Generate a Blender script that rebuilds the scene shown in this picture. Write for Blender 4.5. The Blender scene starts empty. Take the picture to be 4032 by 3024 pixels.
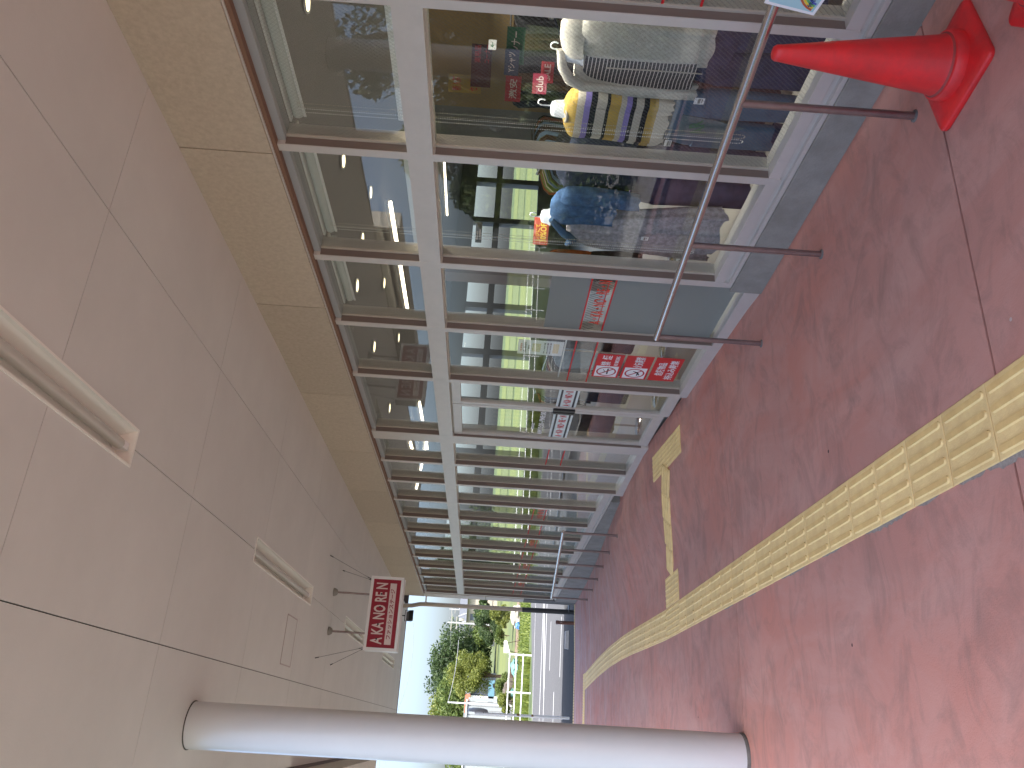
import bpy, bmesh, math, random
from mathutils import Vector, Matrix, noise
random.seed(7)
scene = bpy.context.scene
col = scene.collection
R = math.radians

# ---------------------------------------------------------------- camera, sky, sun, exposure
F_PX, YAW, PITCH, ROLL = 3111.34, 0.416406, -0.0168618, 0.0664840
fw = Vector((math.sin(YAW)*math.cos(PITCH), math.cos(YAW)*math.cos(PITCH), math.sin(PITCH)))
r0 = Vector((math.cos(YAW), -math.sin(YAW), 0)); u0 = r0.cross(fw)
rt = math.cos(ROLL)*r0 + math.sin(ROLL)*u0
up = -math.sin(ROLL)*r0 + math.cos(ROLL)*u0
cam_d = bpy.data.cameras.new('camera'); cam = bpy.data.objects.new('camera', cam_d); col.objects.link(cam)
cam_d.sensor_fit = 'HORIZONTAL'; cam_d.sensor_width = 36; cam_d.lens = 36*F_PX/4032
cam_d.clip_start = 0.05; cam_d.clip_end = 3000
m = Matrix.Identity(4)                      # the photograph was taken with the phone turned on its side
for i in range(3):
    m[i][0] = -up[i]; m[i][1] = rt[i]; m[i][2] = -fw[i]
cam.matrix_world = m
scene.camera = cam

SUN_EL, SUN_AZ = R(66), R(179)              # azimuth clockwise from +Y
world = bpy.data.worlds.new('World'); scene.world = world; world.use_nodes = True
wn = world.node_tree; bg = wn.nodes['Background']
sky = wn.nodes.new('ShaderNodeTexSky'); sky.sky_type = 'NISHITA'; sky.sun_disc = False
sky.sun_elevation = SUN_EL; sky.sun_rotation = SUN_AZ
sky.air_density = 0.8; sky.dust_density = 4.3; sky.ozone_density = 3.0
wn.links.new(sky.outputs[0], bg.inputs[0]); bg.inputs[1].default_value = 0.135
sd = bpy.data.lights.new('sun', 'SUN'); sd.energy = 3.0; sd.angle = R(0.6); sd.color = (1, .955, .88)
sun = bpy.data.objects.new('sun', sd); col.objects.link(sun)
sdir = Vector((math.sin(SUN_AZ)*math.cos(SUN_EL), math.cos(SUN_AZ)*math.cos(SUN_EL), math.sin(SUN_EL)))
sun.rotation_euler = sdir.to_track_quat('Z', 'Y').to_euler(); sun.location = (0, 0, 30)
scene.view_settings.view_transform = 'Standard'; scene.view_settings.look = 'None'
scene.view_settings.exposure = 1.9; scene.view_settings.gamma = 1; scene.view_settings.use_curve_mapping = False
scene.render.engine = 'CYCLES'
scene.cycles.max_bounces = 10; scene.cycles.diffuse_bounces = 5; scene.cycles.transparent_max_bounces = 24
scene.cycles.sample_clamp_indirect = 6

# ---------------------------------------------------------------- measuring helpers
def ray(px, py): return fw + (1512-py)/F_PX*rt - (px-2016)/F_PX*up
def at(px, py, Y): k = ray(px, py); return k*(Y/k.y)
def atz(px, py, z): k = ray(px, py); return k*(z/k.z)
def atw(px, py, d=0.0):                       # hit of the shop front shifted d inwards
    k = ray(px, py); return k*((3.0+d)/(k.x+.0135*k.y))
def w(Y): return 3.0-.0135*Y
_T = [(-30,-1.1),(-5,-1.604),(2.3,-1.748),(4.85,-1.80),(5.0,-1.785),(5.7,-1.76),(6.7,-1.732),(8.2,-1.652),(9.2,-1.667),(10.3,-1.70),(11.4,-1.757),(12.4,-1.815),(13.4,-1.875),(14.4,-1.925),(15.4,-1.965),(17.8,-2.03),(30,-2.29)]
def lerp_t(T, Y):
    if Y <= T[0][0]: return T[0][1]
    for (a, p), (b, q) in zip(T, T[1:]):
        if Y <= b: return p+(q-p)*(Y-a)/(b-a)
    return T[-1][1]
def zf(X, Y):
    b = -1.7025-.0196*Y; t = min(max((X-1.45)/1.15, 0), 1); t = t*t*(3-2*t)
    return b+(lerp_t(_T, Y)-b)*t

# ---------------------------------------------------------------- materials
def new_mat(name):
    m = bpy.data.materials.new(name); m.use_nodes = True
    nt = m.node_tree; return m, nt, nt.nodes['Principled BSDF']
def P(name, c, rough=.5, metal=0.0, var=.0, vscale=6.0, bump=0.0, bscale=60.0, spec=.5, c2=None, stretch=None, rnd=0.0, coat=0.0):
    """colour with soft noise variation towards c2, optional fine relief and per object variation"""
    m, nt, b = new_mat(name); L = nt.links.new
    b.inputs['Roughness'].default_value = rough; b.inputs['Metallic'].default_value = metal
    b.inputs['Specular IOR Level'].default_value = spec
    b.inputs['Coat Weight'].default_value = coat
    b.inputs['Base Color'].default_value = (*c, 1)
    tc = nt.nodes.new('ShaderNodeTexCoord'); src = tc.outputs['Object']
    if stretch:
        mp = nt.nodes.new('ShaderNodeMapping'); mp.inputs['Scale'].default_value = stretch
        L(src, mp.inputs[0]); src = mp.outputs[0]
    last = None
    if var or c2:
        n = nt.nodes.new('ShaderNodeTexNoise'); n.inputs['Scale'].default_value = vscale
        n.inputs['Detail'].default_value = 6; n.inputs['Roughness'].default_value = .65; L(src, n.inputs['Vector'])
        rp = nt.nodes.new('ShaderNodeValToRGB'); rp.color_ramp.elements[0].position = .36; rp.color_ramp.elements[1].position = .66
        cc = c2 or tuple(max(0, x*(1-var)) for x in c)
        rp.color_ramp.elements[0].color = (*cc, 1); rp.color_ramp.elements[1].color = (*c, 1)
        L(n.outputs['Fac'], rp.inputs[0]); last = rp.outputs[0]
    if rnd:
        oi = nt.nodes.new('ShaderNodeObjectInfo'); mr = nt.nodes.new('ShaderNodeMapRange')
        mr.inputs[3].default_value = 1-rnd; mr.inputs[4].default_value = 1+rnd; L(oi.outputs['Random'], mr.inputs[0])
        hs = nt.nodes.new('ShaderNodeHueSaturation'); hs.inputs['Color'].default_value = (*c, 1)
        if last: L(last, hs.inputs['Color'])
        L(mr.outputs[0], hs.inputs['Value']); last = hs.outputs[0]
    if last: L(last, b.inputs['Base Color'])
    if bump:
        n2 = nt.nodes.new('ShaderNodeTexNoise'); n2.inputs['Scale'].default_value = bscale; n2.inputs['Detail'].default_value = 4
        L(src, n2.inputs['Vector'])
        bp = nt.nodes.new('ShaderNodeBump'); bp.inputs['Strength'].default_value = bump; bp.inputs['Distance'].default_value = .01
        L(n2.outputs['Fac'], bp.inputs['Height']); L(bp.outputs[0], b.inputs['Normal'])
    return m
def emit(name, c, s):
    m, nt, b = new_mat(name); b.inputs['Emission Color'].default_value = (*c, 1); b.inputs['Emission Strength'].default_value = s
    b.inputs['Base Color'].default_value = (*c, 1); return m

def floor_mat():
    m, nt, b = new_mat('red_painted_concrete'); L = nt.links.new; N = nt.nodes.new
    tc = N('ShaderNodeTexCoord')
    def noi(scale, stretch=(1,1,1), det=6, rough=.6, dist=0):
        mp = N('ShaderNodeMapping'); mp.inputs['Scale'].default_value = stretch; L(tc.outputs['Object'], mp.inputs[0])
        n = N('ShaderNodeTexNoise'); n.inputs['Scale'].default_value = scale; n.inputs['Detail'].default_value = det
        n.inputs['Roughness'].default_value = rough; n.inputs['Distortion'].default_value = dist; L(mp.outputs[0], n.inputs['Vector']); return n.outputs['Fac']
    def ramp(f, a, bb, p0, p1):
        r = N('ShaderNodeValToRGB'); e = r.color_ramp.elements; e[0].position = p0; e[1].position = p1
        e[0].color = (*a, 1); e[1].color = (*bb, 1); L(f, r.inputs[0]); return r.outputs[0]
    def mix(f, a, bb):
        x = N('ShaderNodeMix'); x.data_type = 'RGBA'; L(f, x.inputs[0])
        L(a, x.inputs[6])
        if isinstance(bb, tuple): x.inputs[7].default_value = (*bb, 1)
        else: L(bb, x.inputs[7])
        return x.outputs[2]
    base = ramp(noi(.55, dist=.4), (.51, .275, .23), (.60, .25, .19), .35, .68)
    worn = ramp(noi(2.3, (1, .45, 1), 8, .7, .8), (0, 0, 0), (.62, .62, .62), .42, .75)
    c = mix(worn, base, (.62, .39, .335))
    grime = ramp(noi(3.2, (.8, 1.25, 1), 10, .72, 1.2), (0, 0, 0), (.8, .8, .8), .47, .78)
    c = mix(grime, c, (.27, .17, .145))
    # rubbed pale scuffs near the far end of the walk
    sep = N('ShaderNodeSeparateXYZ'); L(tc.outputs['Object'], sep.inputs[0])
    mr = N('ShaderNodeMapRange'); mr.inputs[1].default_value = 9; mr.inputs[2].default_value = 17; L(sep.outputs['Y'], mr.inputs[0])
    sc = ramp(noi(2.0, (.35, 2.6, 1), 8, .75, .3), (0, 0, 0), (1, 1, 1), .45, .72)
    mu = N('ShaderNodeMath'); mu.operation = 'MULTIPLY'; L(mr.outputs[0], mu.inputs[0]); L(sc, mu.inputs[1])
    c = mix(mu.outputs[0], c, (.55, .45, .44))
    # small chips and spots
    vo = N('ShaderNodeTexVoronoi'); vo.inputs['Scale'].default_value = 3.4; vo.inputs['Randomness'].default_value = 1; L(tc.outputs['Object'], vo.inputs['Vector'])
    sp = N('ShaderNodeMath'); sp.operation = 'LESS_THAN'; sp.inputs[1].default_value = .032; L(vo.outputs['Distance'], sp.inputs[0])
    cr = N('ShaderNodeSeparateColor'); L(vo.outputs['Color'], cr.inputs[0])
    gt = N('ShaderNodeMath'); gt.operation = 'GREATER_THAN'; gt.inputs[1].default_value = .62; L(cr.outputs[0], gt.inputs[0])
    gm = N('ShaderNodeMath'); gm.operation = 'MULTIPLY'; L(sp.outputs[0], gm.inputs[0]); L(gt.outputs[0], gm.inputs[1])
    g2 = N('ShaderNodeMath'); g2.operation = 'GREATER_THAN'; g2.inputs[1].default_value = .55; L(cr.outputs[1], g2.inputs[0])
    sc2 = N('ShaderNodeMix'); sc2.data_type = 'RGBA'; L(g2.outputs[0], sc2.inputs[0]); sc2.inputs[6].default_value = (.10, .05, .05, 1); sc2.inputs[7].default_value = (.55, .45, .42, 1)
    c = mix(gm.outputs[0], c, sc2.outputs[2])
    L(c, b.inputs['Base Color'])
    rr = ramp(noi(3.1, (1, .5, 1), 6), (.62,)*3, (.80,)*3, .35, .7); L(rr, b.inputs['Roughness'])
    b.inputs['Specular IOR Level'].default_value = .3
    bp = N('ShaderNodeBump'); bp.inputs['Strength'].default_value = .25; bp.inputs['Distance'].default_value = .004
    L(noi(120, (1,1,1), 3), bp.inputs['Height']); L(bp.outputs[0], b.inputs['Normal'])
    return m

def glass_mat(name, tint=(.925, .945, .93), wired=False, boost=1.0):
    m = bpy.data.materials.new(name); m.use_nodes = True; nt = m.node_tree; nt.nodes.clear(); L = nt.links.new; N = nt.nodes.new
    out = N('ShaderNodeOutputMaterial'); geo = N('ShaderNodeNewGeometry')
    mr = N('ShaderNodeMapRange'); mr.inputs[3].default_value = 1.55; mr.inputs[4].default_value = 1/1.55; L(geo.outputs['Backfacing'], mr.inputs[0])
    fr = N('ShaderNodeFresnel'); L(mr.outputs[0], fr.inputs[0])
    mb = N('ShaderNodeMath'); mb.operation = 'MULTIPLY'; mb.inputs[1].default_value = boost; mb.use_clamp = True; L(fr.outputs[0], mb.inputs[0])
    tr = N('ShaderNodeBsdfTransparent'); tr.inputs[0].default_value = (*tint, 1)
    gl = N('ShaderNodeBsdfGlossy'); gl.inputs['Roughness'].default_value = 0.0; gl.inputs[0].default_value = (.97, .98, 1, 1)
    mx = N('ShaderNodeMixShader'); L(mb.outputs[0], mx.inputs[0]); L(tr.outputs[0], mx.inputs[1]); L(gl.outputs[0], mx.inputs[2])
    last = mx.outputs[0]
    if wired:                                    # wire net cast in the pane, a diamond mesh
        tc = N('ShaderNodeTexCoord'); sep = N('ShaderNodeSeparateXYZ'); L(tc.outputs['Object'], sep.inputs[0])
        acc = None
        for sg in (1, -1):
            a = N('ShaderNodeMath'); a.operation = 'MULTIPLY'; a.inputs[1].default_value = sg*1.25; L(sep.outputs['Y'], a.inputs[0])
            s = N('ShaderNodeMath'); s.operation = 'ADD'; L(a.outputs[0], s.inputs[0]); L(sep.outputs['Z'], s.inputs[1])
            d = N('ShaderNodeMath'); d.operation = 'MULTIPLY'; d.inputs[1].default_value = 1/.029; L(s.outputs[0], d.inputs[0])
            f = N('ShaderNodeMath'); f.operation = 'FRACT'; L(d.outputs[0], f.inputs[0])
            lt = N('ShaderNodeMath'); lt.operation = 'LESS_THAN'; lt.inputs[1].default_value = .045 if sg == 1 else .022; L(f.outputs[0], lt.inputs[0])
            if acc is None: acc = lt.outputs[0]
            else:
                mm = N('ShaderNodeMath'); mm.operation = 'MAXIMUM'; L(acc, mm.inputs[0]); L(lt.outputs[0], mm.inputs[1]); acc = mm.outputs[0]
        dif = N('ShaderNodeBsdfPrincipled'); dif.inputs['Base Color'].default_value = (.38, .38, .37, 1); dif.inputs['Metallic'].default_value = .6; dif.inputs['Roughness'].default_value = .4
        sca = N('ShaderNodeMath'); sca.operation = 'MULTIPLY'; sca.inputs[1].default_value = .5; L(acc, sca.inputs[0])
        m2 = N('ShaderNodeMixShader'); L(sca.outputs[0], m2.inputs[0]); L(last, m2.inputs[1]); L(dif.outputs[0], m2.inputs[2]); last = m2.outputs[0]
    L(last, out.inputs[0]); return m
def film_mat(name, c, opacity):
    m = bpy.data.materials.new(name); m.use_nodes = True; nt = m.node_tree; L = nt.links.new; N = nt.nodes.new
    b = nt.nodes['Principled BSDF']; b.inputs['Base Color'].default_value = (*c, 1); b.inputs['Roughness'].default_value = .5
    tr = N('ShaderNodeBsdfTransparent'); tl = N('ShaderNodeBsdfTranslucent'); tl.inputs[0].default_value = (*c, 1)
    m1 = N('ShaderNodeMixShader'); m1.inputs[0].default_value = .45; L(b.outputs[0], m1.inputs[1]); L(tl.outputs[0], m1.inputs[2])
    m2 = N('ShaderNodeMixShader'); m2.inputs[0].default_value = opacity; L(tr.outputs[0], m2.inputs[1]); L(m1.outputs[0], m2.inputs[2])
    L(m2.outputs[0], nt.nodes['Material Output'].inputs[0]); return m
def leaf_mat(name, c1, c2):
    m, nt, b = new_mat(name); L = nt.links.new; N = nt.nodes.new
    g = N('ShaderNodeNewGeometry'); rp = N('ShaderNodeValToRGB'); rp.color_ramp.elements[0].color = (*c1, 1); rp.color_ramp.elements[1].color = (*c2, 1)
    L(g.outputs['Random Per Island'], rp.inputs[0]); L(rp.outputs[0], b.inputs['Base Color']); b.inputs['Roughness'].default_value = .55
    tl = N('ShaderNodeBsdfTranslucent'); L(rp.outputs[0], tl.inputs[0])
    mx = N('ShaderNodeMixShader'); mx.inputs[0].default_value = .35; L(b.outputs[0], mx.inputs[1]); L(tl.outputs[0], mx.inputs[2])
    L(mx.outputs[0], nt.nodes['Material Output'].inputs[0]); return m
def bands_mat(name, bands, rough=.9, axis='Z', bump=.3):
    """knitted or woven cloth whose colour changes in bands up the garment: [(z, colour), ...] from the bottom"""
    m, nt, b = new_mat(name); L = nt.links.new; N = nt.nodes.new
    tc = N('ShaderNodeTexCoord'); sep = N('ShaderNodeSeparateXYZ'); L(tc.outputs['Object'], sep.inputs[0])
    z0, z1 = bands[0][0], bands[-1][0]+.05
    mr = N('ShaderNodeMapRange'); mr.inputs[1].default_value = z0; mr.inputs[2].default_value = z1; L(sep.outputs[axis], mr.inputs[0])
    rp = N('ShaderNodeValToRGB'); rp.color_ramp.interpolation = 'CONSTANT'; e = rp.color_ramp.elements
    e[0].position = 0; e[0].color = (*bands[0][1], 1); e[1].position = (bands[1][0]-z0)/(z1-z0); e[1].color = (*bands[1][1], 1)
    for z, c in bands[2:]:
        q = e.new((z-z0)/(z1-z0)); q.color = (*c, 1)
    L(mr.outputs[0], rp.inputs[0]); L(rp.outputs[0], b.inputs['Base Color']); b.inputs['Roughness'].default_value = rough
    b.inputs['Specular IOR Level'].default_value = .15
    n = N('ShaderNodeTexWave'); n.inputs['Scale'].default_value = 60; n.bands_direction = 'DIAGONAL'; L(tc.outputs['Object'], n.inputs['Vector'])
    bp = N('ShaderNodeBump'); bp.inputs['Strength'].default_value = bump; bp.inputs['Distance'].default_value = .004; L(n.outputs['Fac'], bp.inputs['Height']); L(bp.outputs[0], b.inputs['Normal'])
    return m
def stripe_mat(name, c1, c2, period, duty, axis='Z', rough=.85):
    m, nt, b = new_mat(name); L = nt.links.new; N = nt.nodes.new
    tc = N('ShaderNodeTexCoord'); sep = N('ShaderNodeSeparateXYZ'); L(tc.outputs['Object'], sep.inputs[0])
    a = N('ShaderNodeMath'); a.operation = 'MULTIPLY'; a.inputs[1].default_value = 1/period; L(sep.outputs[axis], a.inputs[0])
    f = N('ShaderNodeMath'); f.operation = 'FRACT'; L(a.outputs[0], f.inputs[0])
    lt = N('ShaderNodeMath'); lt.operation = 'LESS_THAN'; lt.inputs[1].default_value = duty; L(f.outputs[0], lt.inputs[0])
    mx = N('ShaderNodeMix'); mx.data_type = 'RGBA'; L(lt.outputs[0], mx.inputs[0]); mx.inputs[6].default_value = (*c1, 1); mx.inputs[7].default_value = (*c2, 1)
    L(mx.outputs[2], b.inputs['Base Color']); b.inputs['Roughness'].default_value = rough; b.inputs['Specular IOR Level'].default_value = .2
    return m

M = {}
M['floor'] = floor_mat()
M['gap'] = P('joint_filler', (.05, .03, .03), .9)
M['ceil'] = P('painted_ceiling_board', (.71, .705, .665), .75, var=.07, vscale=1.3, bump=.08, bscale=90, rnd=.02)
M['ceil_trim'] = P('ceiling_trim', (.72, .64, .60), .5)
M['stone'] = P('tan_stone', (.55, .475, .37), .8, c2=(.47, .40, .305), vscale=34, bump=.10, bscale=160, rnd=.05)
M['stone2'] = P('beige_stone', (.72, .67, .58), .7, var=.12, vscale=14, bump=.2)
M['alu'] = P('anodised_frame', (.64, .605, .555), .42, metal=.25, var=.06, vscale=9)
M['alu_in'] = P('inner_frame', (.40, .41, .41), .5, metal=.2)
M['reveal'] = P('brown_reveal', (.19, .145, .12), .5)
M['bead'] = P('glazing_bead', (.50, .46, .38), .6)
M['brown'] = P('brown_sealant', (.22, .12, .075), .6)
M['dark'] = P('dark_gasket', (.06, .055, .05), .6)
M['plinth'] = P('grey_concrete', (.33, .315, .28), .85, c2=(.25, .24, .21), vscale=5, bump=.3, bscale=80)
M['steel'] = P('brushed_steel', (.64, .60, .58), .25, metal=.95, bump=.03, bscale=300)
M['steel2'] = P('stained_steel_post', (.38, .31, .30), .33, metal=.85, var=.2, vscale=12)
M['cone'] = P('red_plastic', (.86, .022, .024), .42, c2=(.62, .03, .03), vscale=7, bump=.05)
M['grime'] = P('grimy_red_plastic', (.45, .04, .035), .55, c2=(.26, .05, .045), vscale=9)
M['yellow'] = P('ochre_tactile_tile', (.95, .74, .34), .62, c2=(.84, .62, .28), vscale=11, bump=.2, bscale=150, rnd=.05)
M['bar'] = P('worn_bar_top', (.90, .65, .26), .55, c2=(.78, .54, .21), vscale=14, rnd=.05)
M['white'] = P('white_paint', (.70, .74, .75), .32, var=.03, vscale=3, coat=.3)
M['white2'] = P('white_plastic', (.82, .82, .80), .4)
M['trough'] = P('white_enamel', (.90, .89, .82), .35)
M['redsign'] = P('crimson_acrylic', (.30, .008, .028), .35)
M['cream'] = P('cream_lettering', (.72, .60, .56), .5)
M['asphalt'] = P('worn_asphalt', (.078, .078, .08), .9, c2=(.055, .055, .057), vscale=22, bump=.3, bscale=200)
M['apron'] = P('concrete_apron', (.20, .195, .18), .9, c2=(.14, .135, .125), vscale=14, bump=.2)
M['paint'] = P('road_paint', (.50, .50, .49), .6, var=.2, vscale=20)
M['grass'] = P('rough_grass', (.075, .10, .028), .9, c2=(.04, .062, .02), vscale=1.2, bump=.6, bscale=8)
M['field'] = P('bright_field', (.115, .135, .03), .9, c2=(.08, .10, .025), vscale=.8, stretch=(.05, 1, 1))
M['field2'] = P('mown_field', (.06, .085, .025), .9, c2=(.10, .115, .035), vscale=.6, stretch=(.08, 1, 1))
M['soil'] = P('bare_soil', (.20, .14, .09), .95, c2=(.12, .09, .06), vscale=3)
M['leaf'] = leaf_mat('mid_green_leaves', (.05, .09, .018), (.17, .22, .05))
M['leafd'] = leaf_mat('dark_green_leaves', (.022, .048, .016), (.085, .13, .04))
M['leafy'] = leaf_mat('yellow_green_leaves', (.08, .11, .015), (.24, .26, .05))
M['grassblade'] = leaf_mat('grass_blades', (.08, .13, .02), (.23, .27, .05))
M['bark'] = P('bark', (.12, .08, .05), .9, var=.4, vscale=10, bump=.5)
M['glass'] = glass_mat('clear_glass', boost=.8)
M['wired'] = glass_mat('wired_glass', wired=True, boost=.8)
M['frost'] = film_mat('frosted_film', (.42, .46, .44), .80)
M['frost2'] = film_mat('frosted_film_pale', (.60, .66, .66), .55)
M['red'] = P('red_print', (.62, .015, .02), .5)
M['redtxt'] = P('orange_red_print', (.75, .05, .02), .5)
M['print_w'] = P('white_print', (.88, .88, .88), .5)
M['print_b'] = P('black_print', (.03, .03, .035), .5)
M['shop_floor'] = P('shop_floor_vinyl', (.30, .28, .245), .35, var=.08, vscale=2)
M['shop_ceil'] = P('shop_ceiling', (.30, .29, .275), .8)
M['shop_wall'] = P('ochre_shop_wall', (.42, .29, .14), .8, var=.08)
M['shop_wall2'] = P('grey_shop_wall', (.26, .255, .25), .8)
M['lamp'] = emit('warm_tube', (1, .86, .66), 2.0)
M['down'] = emit('warm_downlight', (1, .82, .50), 1.1)
M['black'] = P('black_metal', (.02, .02, .02), .4)
M['pipe'] = P('beige_pipe', (.55, .46, .36), .5)
M['pipe2'] = P('dark_pipe', (.05, .05, .05), .5)
M['bust'] = P('white_bust', (.80, .84, .90), .45)
M['cable'] = P('grey_cable', (.22, .23, .25), .6)
M['blind'] = P('roller_blind', (.62, .64, .60), .8)

# ---------------------------------------------------------------- object helpers
def setp(o, label=None, cat=None, group=None, kind=None):
    if label: o['label'] = label
    if cat: o['category'] = cat
    if group: o['group'] = group
    if kind: o['kind'] = kind
    return o
def thing(name, loc, label=None, cat=None, group=None, kind=None):
    o = bpy.data.objects.new(name, None); o.empty_display_size = .1; o.location = loc; col.objects.link(o)
    return setp(o, label, cat, group, kind)
def wloc(o):
    v = Vector((0, 0, 0))
    while o: v += o.location; o = o.parent
    return v
def link(name, me, parent=None):
    o = bpy.data.objects.new(name, me); col.objects.link(o)
    if parent: o.parent = parent
    return o
class B:
    """collects shapes in world coordinates and links them as one mesh"""
    def __init__(s): s.v = []; s.f = []; s.sm = []
    def add(s, vs, fs, smooth=False):
        n = len(s.v); s.v += [tuple(p) for p in vs]; s.f += [tuple(i+n for i in f) for f in fs]; s.sm += [smooth]*len(fs); return s
    def hexa(s, p):     # 8 points: bottom 4 ccw, top 4
        return s.add(p, [(3,2,1,0),(4,5,6,7),(0,1,5,4),(1,2,6,5),(2,3,7,6),(3,0,4,7)])
    def box(s, x0, x1, y0, y1, z0, z1):
        return s.hexa([(x0,y0,z0),(x1,y0,z0),(x1,y1,z0),(x0,y1,z0),(x0,y0,z1),(x1,y0,z1),(x1,y1,z1),(x0,y1,z1)])
    def wbox(s, y0, y1, z0, z1, d0, d1):       # box following the shop front, d inwards
        return s.hexa([(w(y0)+d0,y0,z0),(w(y0)+d1,y0,z0),(w(y1)+d1,y1,z0),(w(y1)+d0,y1,z0),(w(y0)+d0,y0,z1),(w(y0)+d1,y0,z1),(w(y1)+d1,y1,z1),(w(y1)+d0,y1,z1)])
    def tube(s, pts, rad, n=12, caps=True, closed=False):
        pts = [Vector(p) for p in pts]; k = len(pts); rr = rad if isinstance(rad, (list, tuple)) else [rad]*k
        vs = []; up_ = None
        for i, p in enumerate(pts):
            if closed: t = pts[(i+1) % k]-pts[i-1]
            else: t = pts[min(i+1, k-1)]-pts[max(i-1, 0)]
            t.normalize()
            if up_ is None:
                a = Vector((0, 0, 1)) if abs(t.z) < .9 else Vector((1, 0, 0)); up_ = (a-t*a.dot(t)).normalized()
            else: up_ = (up_-t*up_.dot(t)).normalized()
            q = t.cross(up_)
            for j in range(n):
                an = 2*math.pi*j/n; vs.append(p+rr[i]*(math.cos(an)*up_+math.sin(an)*q))
        fs = []
        for i in range(k if closed else k-1):
            for j in range(n):
                a = i*n+j; b = i*n+(j+1) % n; c = ((i+1) % k)*n+(j+1) % n; d = ((i+1) % k)*n+j
                fs.append((a, b, c, d))
        s.add(vs, fs, True)
        if caps and not closed:
            s.add(vs[:n], [tuple(range(n))[::-1]]); s.add(vs[-n:], [tuple(range(n))])
        return s
    def lathe(s, c, prof, n=32, smooth=True, squash=None):
        cx, cy, cz = c; vs = []
        for r_, z in prof:
            for j in range(n):
                a = 2*math.pi*j/n; vs.append((cx+r_*math.cos(a), cy+r_*math.sin(a), cz+z))
        fs = [(i*n+j, i*n+(j+1) % n, (i+1)*n+(j+1) % n, (i+1)*n+j) for i in range(len(prof)-1) for j in range(n)]
        s.add(vs, fs, smooth)
        if prof[0][0] > 1e-4: s.add(vs[:n], [tuple(range(n))[::-1]])
        if prof[-1][0] > 1e-4: s.add(vs[-n:], [tuple(range(n))])
        return s
    def build(s, name, mat, parent=None, label=None, cat=None, group=None, kind=None, bevel=0.0):
        off = wloc(parent) if parent else Vector((0, 0, 0))
        me = bpy.data.meshes.new(name); me.from_pydata([tuple(Vector(v)-off) for v in s.v], [], s.f); me.update()
        me.polygons.foreach_set('use_smooth', s.sm)
        if isinstance(mat, (list, tuple)):
            for x in mat: me.materials.append(x)
        else: me.materials.append(mat)
        if bevel:
            bm = bmesh.new(); bm.from_mesh(me); bmesh.ops.remove_doubles(bm, verts=bm.verts, dist=1e-5)
            es = [e for e in bm.edges if len(e.link_faces) == 2 and e.calc_face_angle(0) > .6]
            bmesh.ops.bevel(bm, geom=es, offset=bevel, segments=2, affect='EDGES', profile=.6, clamp_overlap=True)
            bm.to_mesh(me); bm.free()
        o = link(name, me, parent); return setp(o, label, cat, group, kind)

_fc = {}
def text(s, name, mat, parent, origin, xdir, ydir, width, height, bold=.0, depth=.0012):
    """lettering fitted into a box width x height whose lower left corner is origin"""
    cu = bpy.data.curves.new('lettering', 'FONT'); cu.body = s; cu.size = 1; cu.offset = bold; cu.extrude = .01; cu.resolution_u = 3
    to = bpy.data.objects.new('lettering', cu); col.objects.link(to)
    dg = bpy.context.evaluated_depsgraph_get(); me = bpy.data.meshes.new_from_object(to.evaluated_get(dg))
    bpy.data.objects.remove(to); bpy.data.curves.remove(cu)
    if not me.vertices: return None
    xs = [v.co.x for v in me.vertices]; ys = [v.co.y for v in me.vertices]
    x0, x1, y0, y1 = min(xs), max(xs), min(ys), max(ys)
    X = Vector(xdir).normalized(); Y = Vector(ydir).normalized(); Z = X.cross(Y); off = wloc(parent) if parent else Vector()
    for v in me.vertices:
        a = (v.co.x-x0)/(x1-x0)*width; b = (v.co.y-y0)/(y1-y0)*height; c = (v.co.z/.01+1)*.5*depth
        v.co = Vector(origin)-off+a*X+b*Y+c*Z
    me.materials.clear(); me.materials.append(mat); me.update()
    return link(name, me, parent)
WX, WU = (.0135, -1, 0), (0, 0, 1)           # reading direction on the shop front
def wpt(Y, z, d): return (w(Y)+d, Y, z)

# ================================================================ THE SETTING
# ---- walkway slabs
fl = thing('floor', (0, 0, -1.7), kind='structure')
JY = [-20.0, -14.1, -10.8, -7.45, -4.17, -.85, 2.47, 5.79, 8.85, 12.1, 15.35, 18.1]
XL = -.5
for k in range(len(JY)-1):
    g = .006 if k in (5, 6) else .0022
    y0, y1 = JY[k]+g, JY[k+1]-g; ny = max(2, round((y1-y0)/.2)); nx = 26
    vs = []; fs = []
    for j in range(ny+1):
        Y = y0+(y1-y0)*j/ny
        for i in range(nx+1):
            X = XL+(w(Y)+.06-XL)*i/nx; vs.append((X, Y, zf(X, Y)))
    fs = [(j*(nx+1)+i, j*(nx+1)+i+1, (j+1)*(nx+1)+i+1, (j+1)*(nx+1)+i) for j in range(ny) for i in range(nx)]
    top = len(vs); vs2 = [(x, y, z-.03) for x, y, z in vs]
    b = B(); b.add(vs, fs, True)
    for row in (0, ny):
        a = row*(nx+1)
        for i in range(nx):
            q = [vs[a+i], vs[a+i+1], vs2[a+i+1], vs2[a+i]]; b.add(q, [(0, 1, 2, 3)])
    b.build('slab', M['floor'], fl)
b = B()
for j in range(-100, 91):
    y0, y1 = j*.2, j*.2+.2
    for i in range(12):
        xa = XL+(w(y0)-XL)*i/12; xb = XL+(w(y0)-XL)*(i+1)/12
        b.add([(xa,y0,zf(xa,y0)-.018),(xb,y0,zf(xb,y0)-.018),(xb,y1,zf(xb,y1)-.018),(xa,y1,zf(xa,y1)-.018)], [(0,1,2,3)])
b.build('slab_bed', M['gap'], fl)
b = B(); b.box(XL-.12, XL, -20, 18.1, -2.4, zf(XL, 5)); b.build('edge_kerb', M['apron'], fl)
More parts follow.
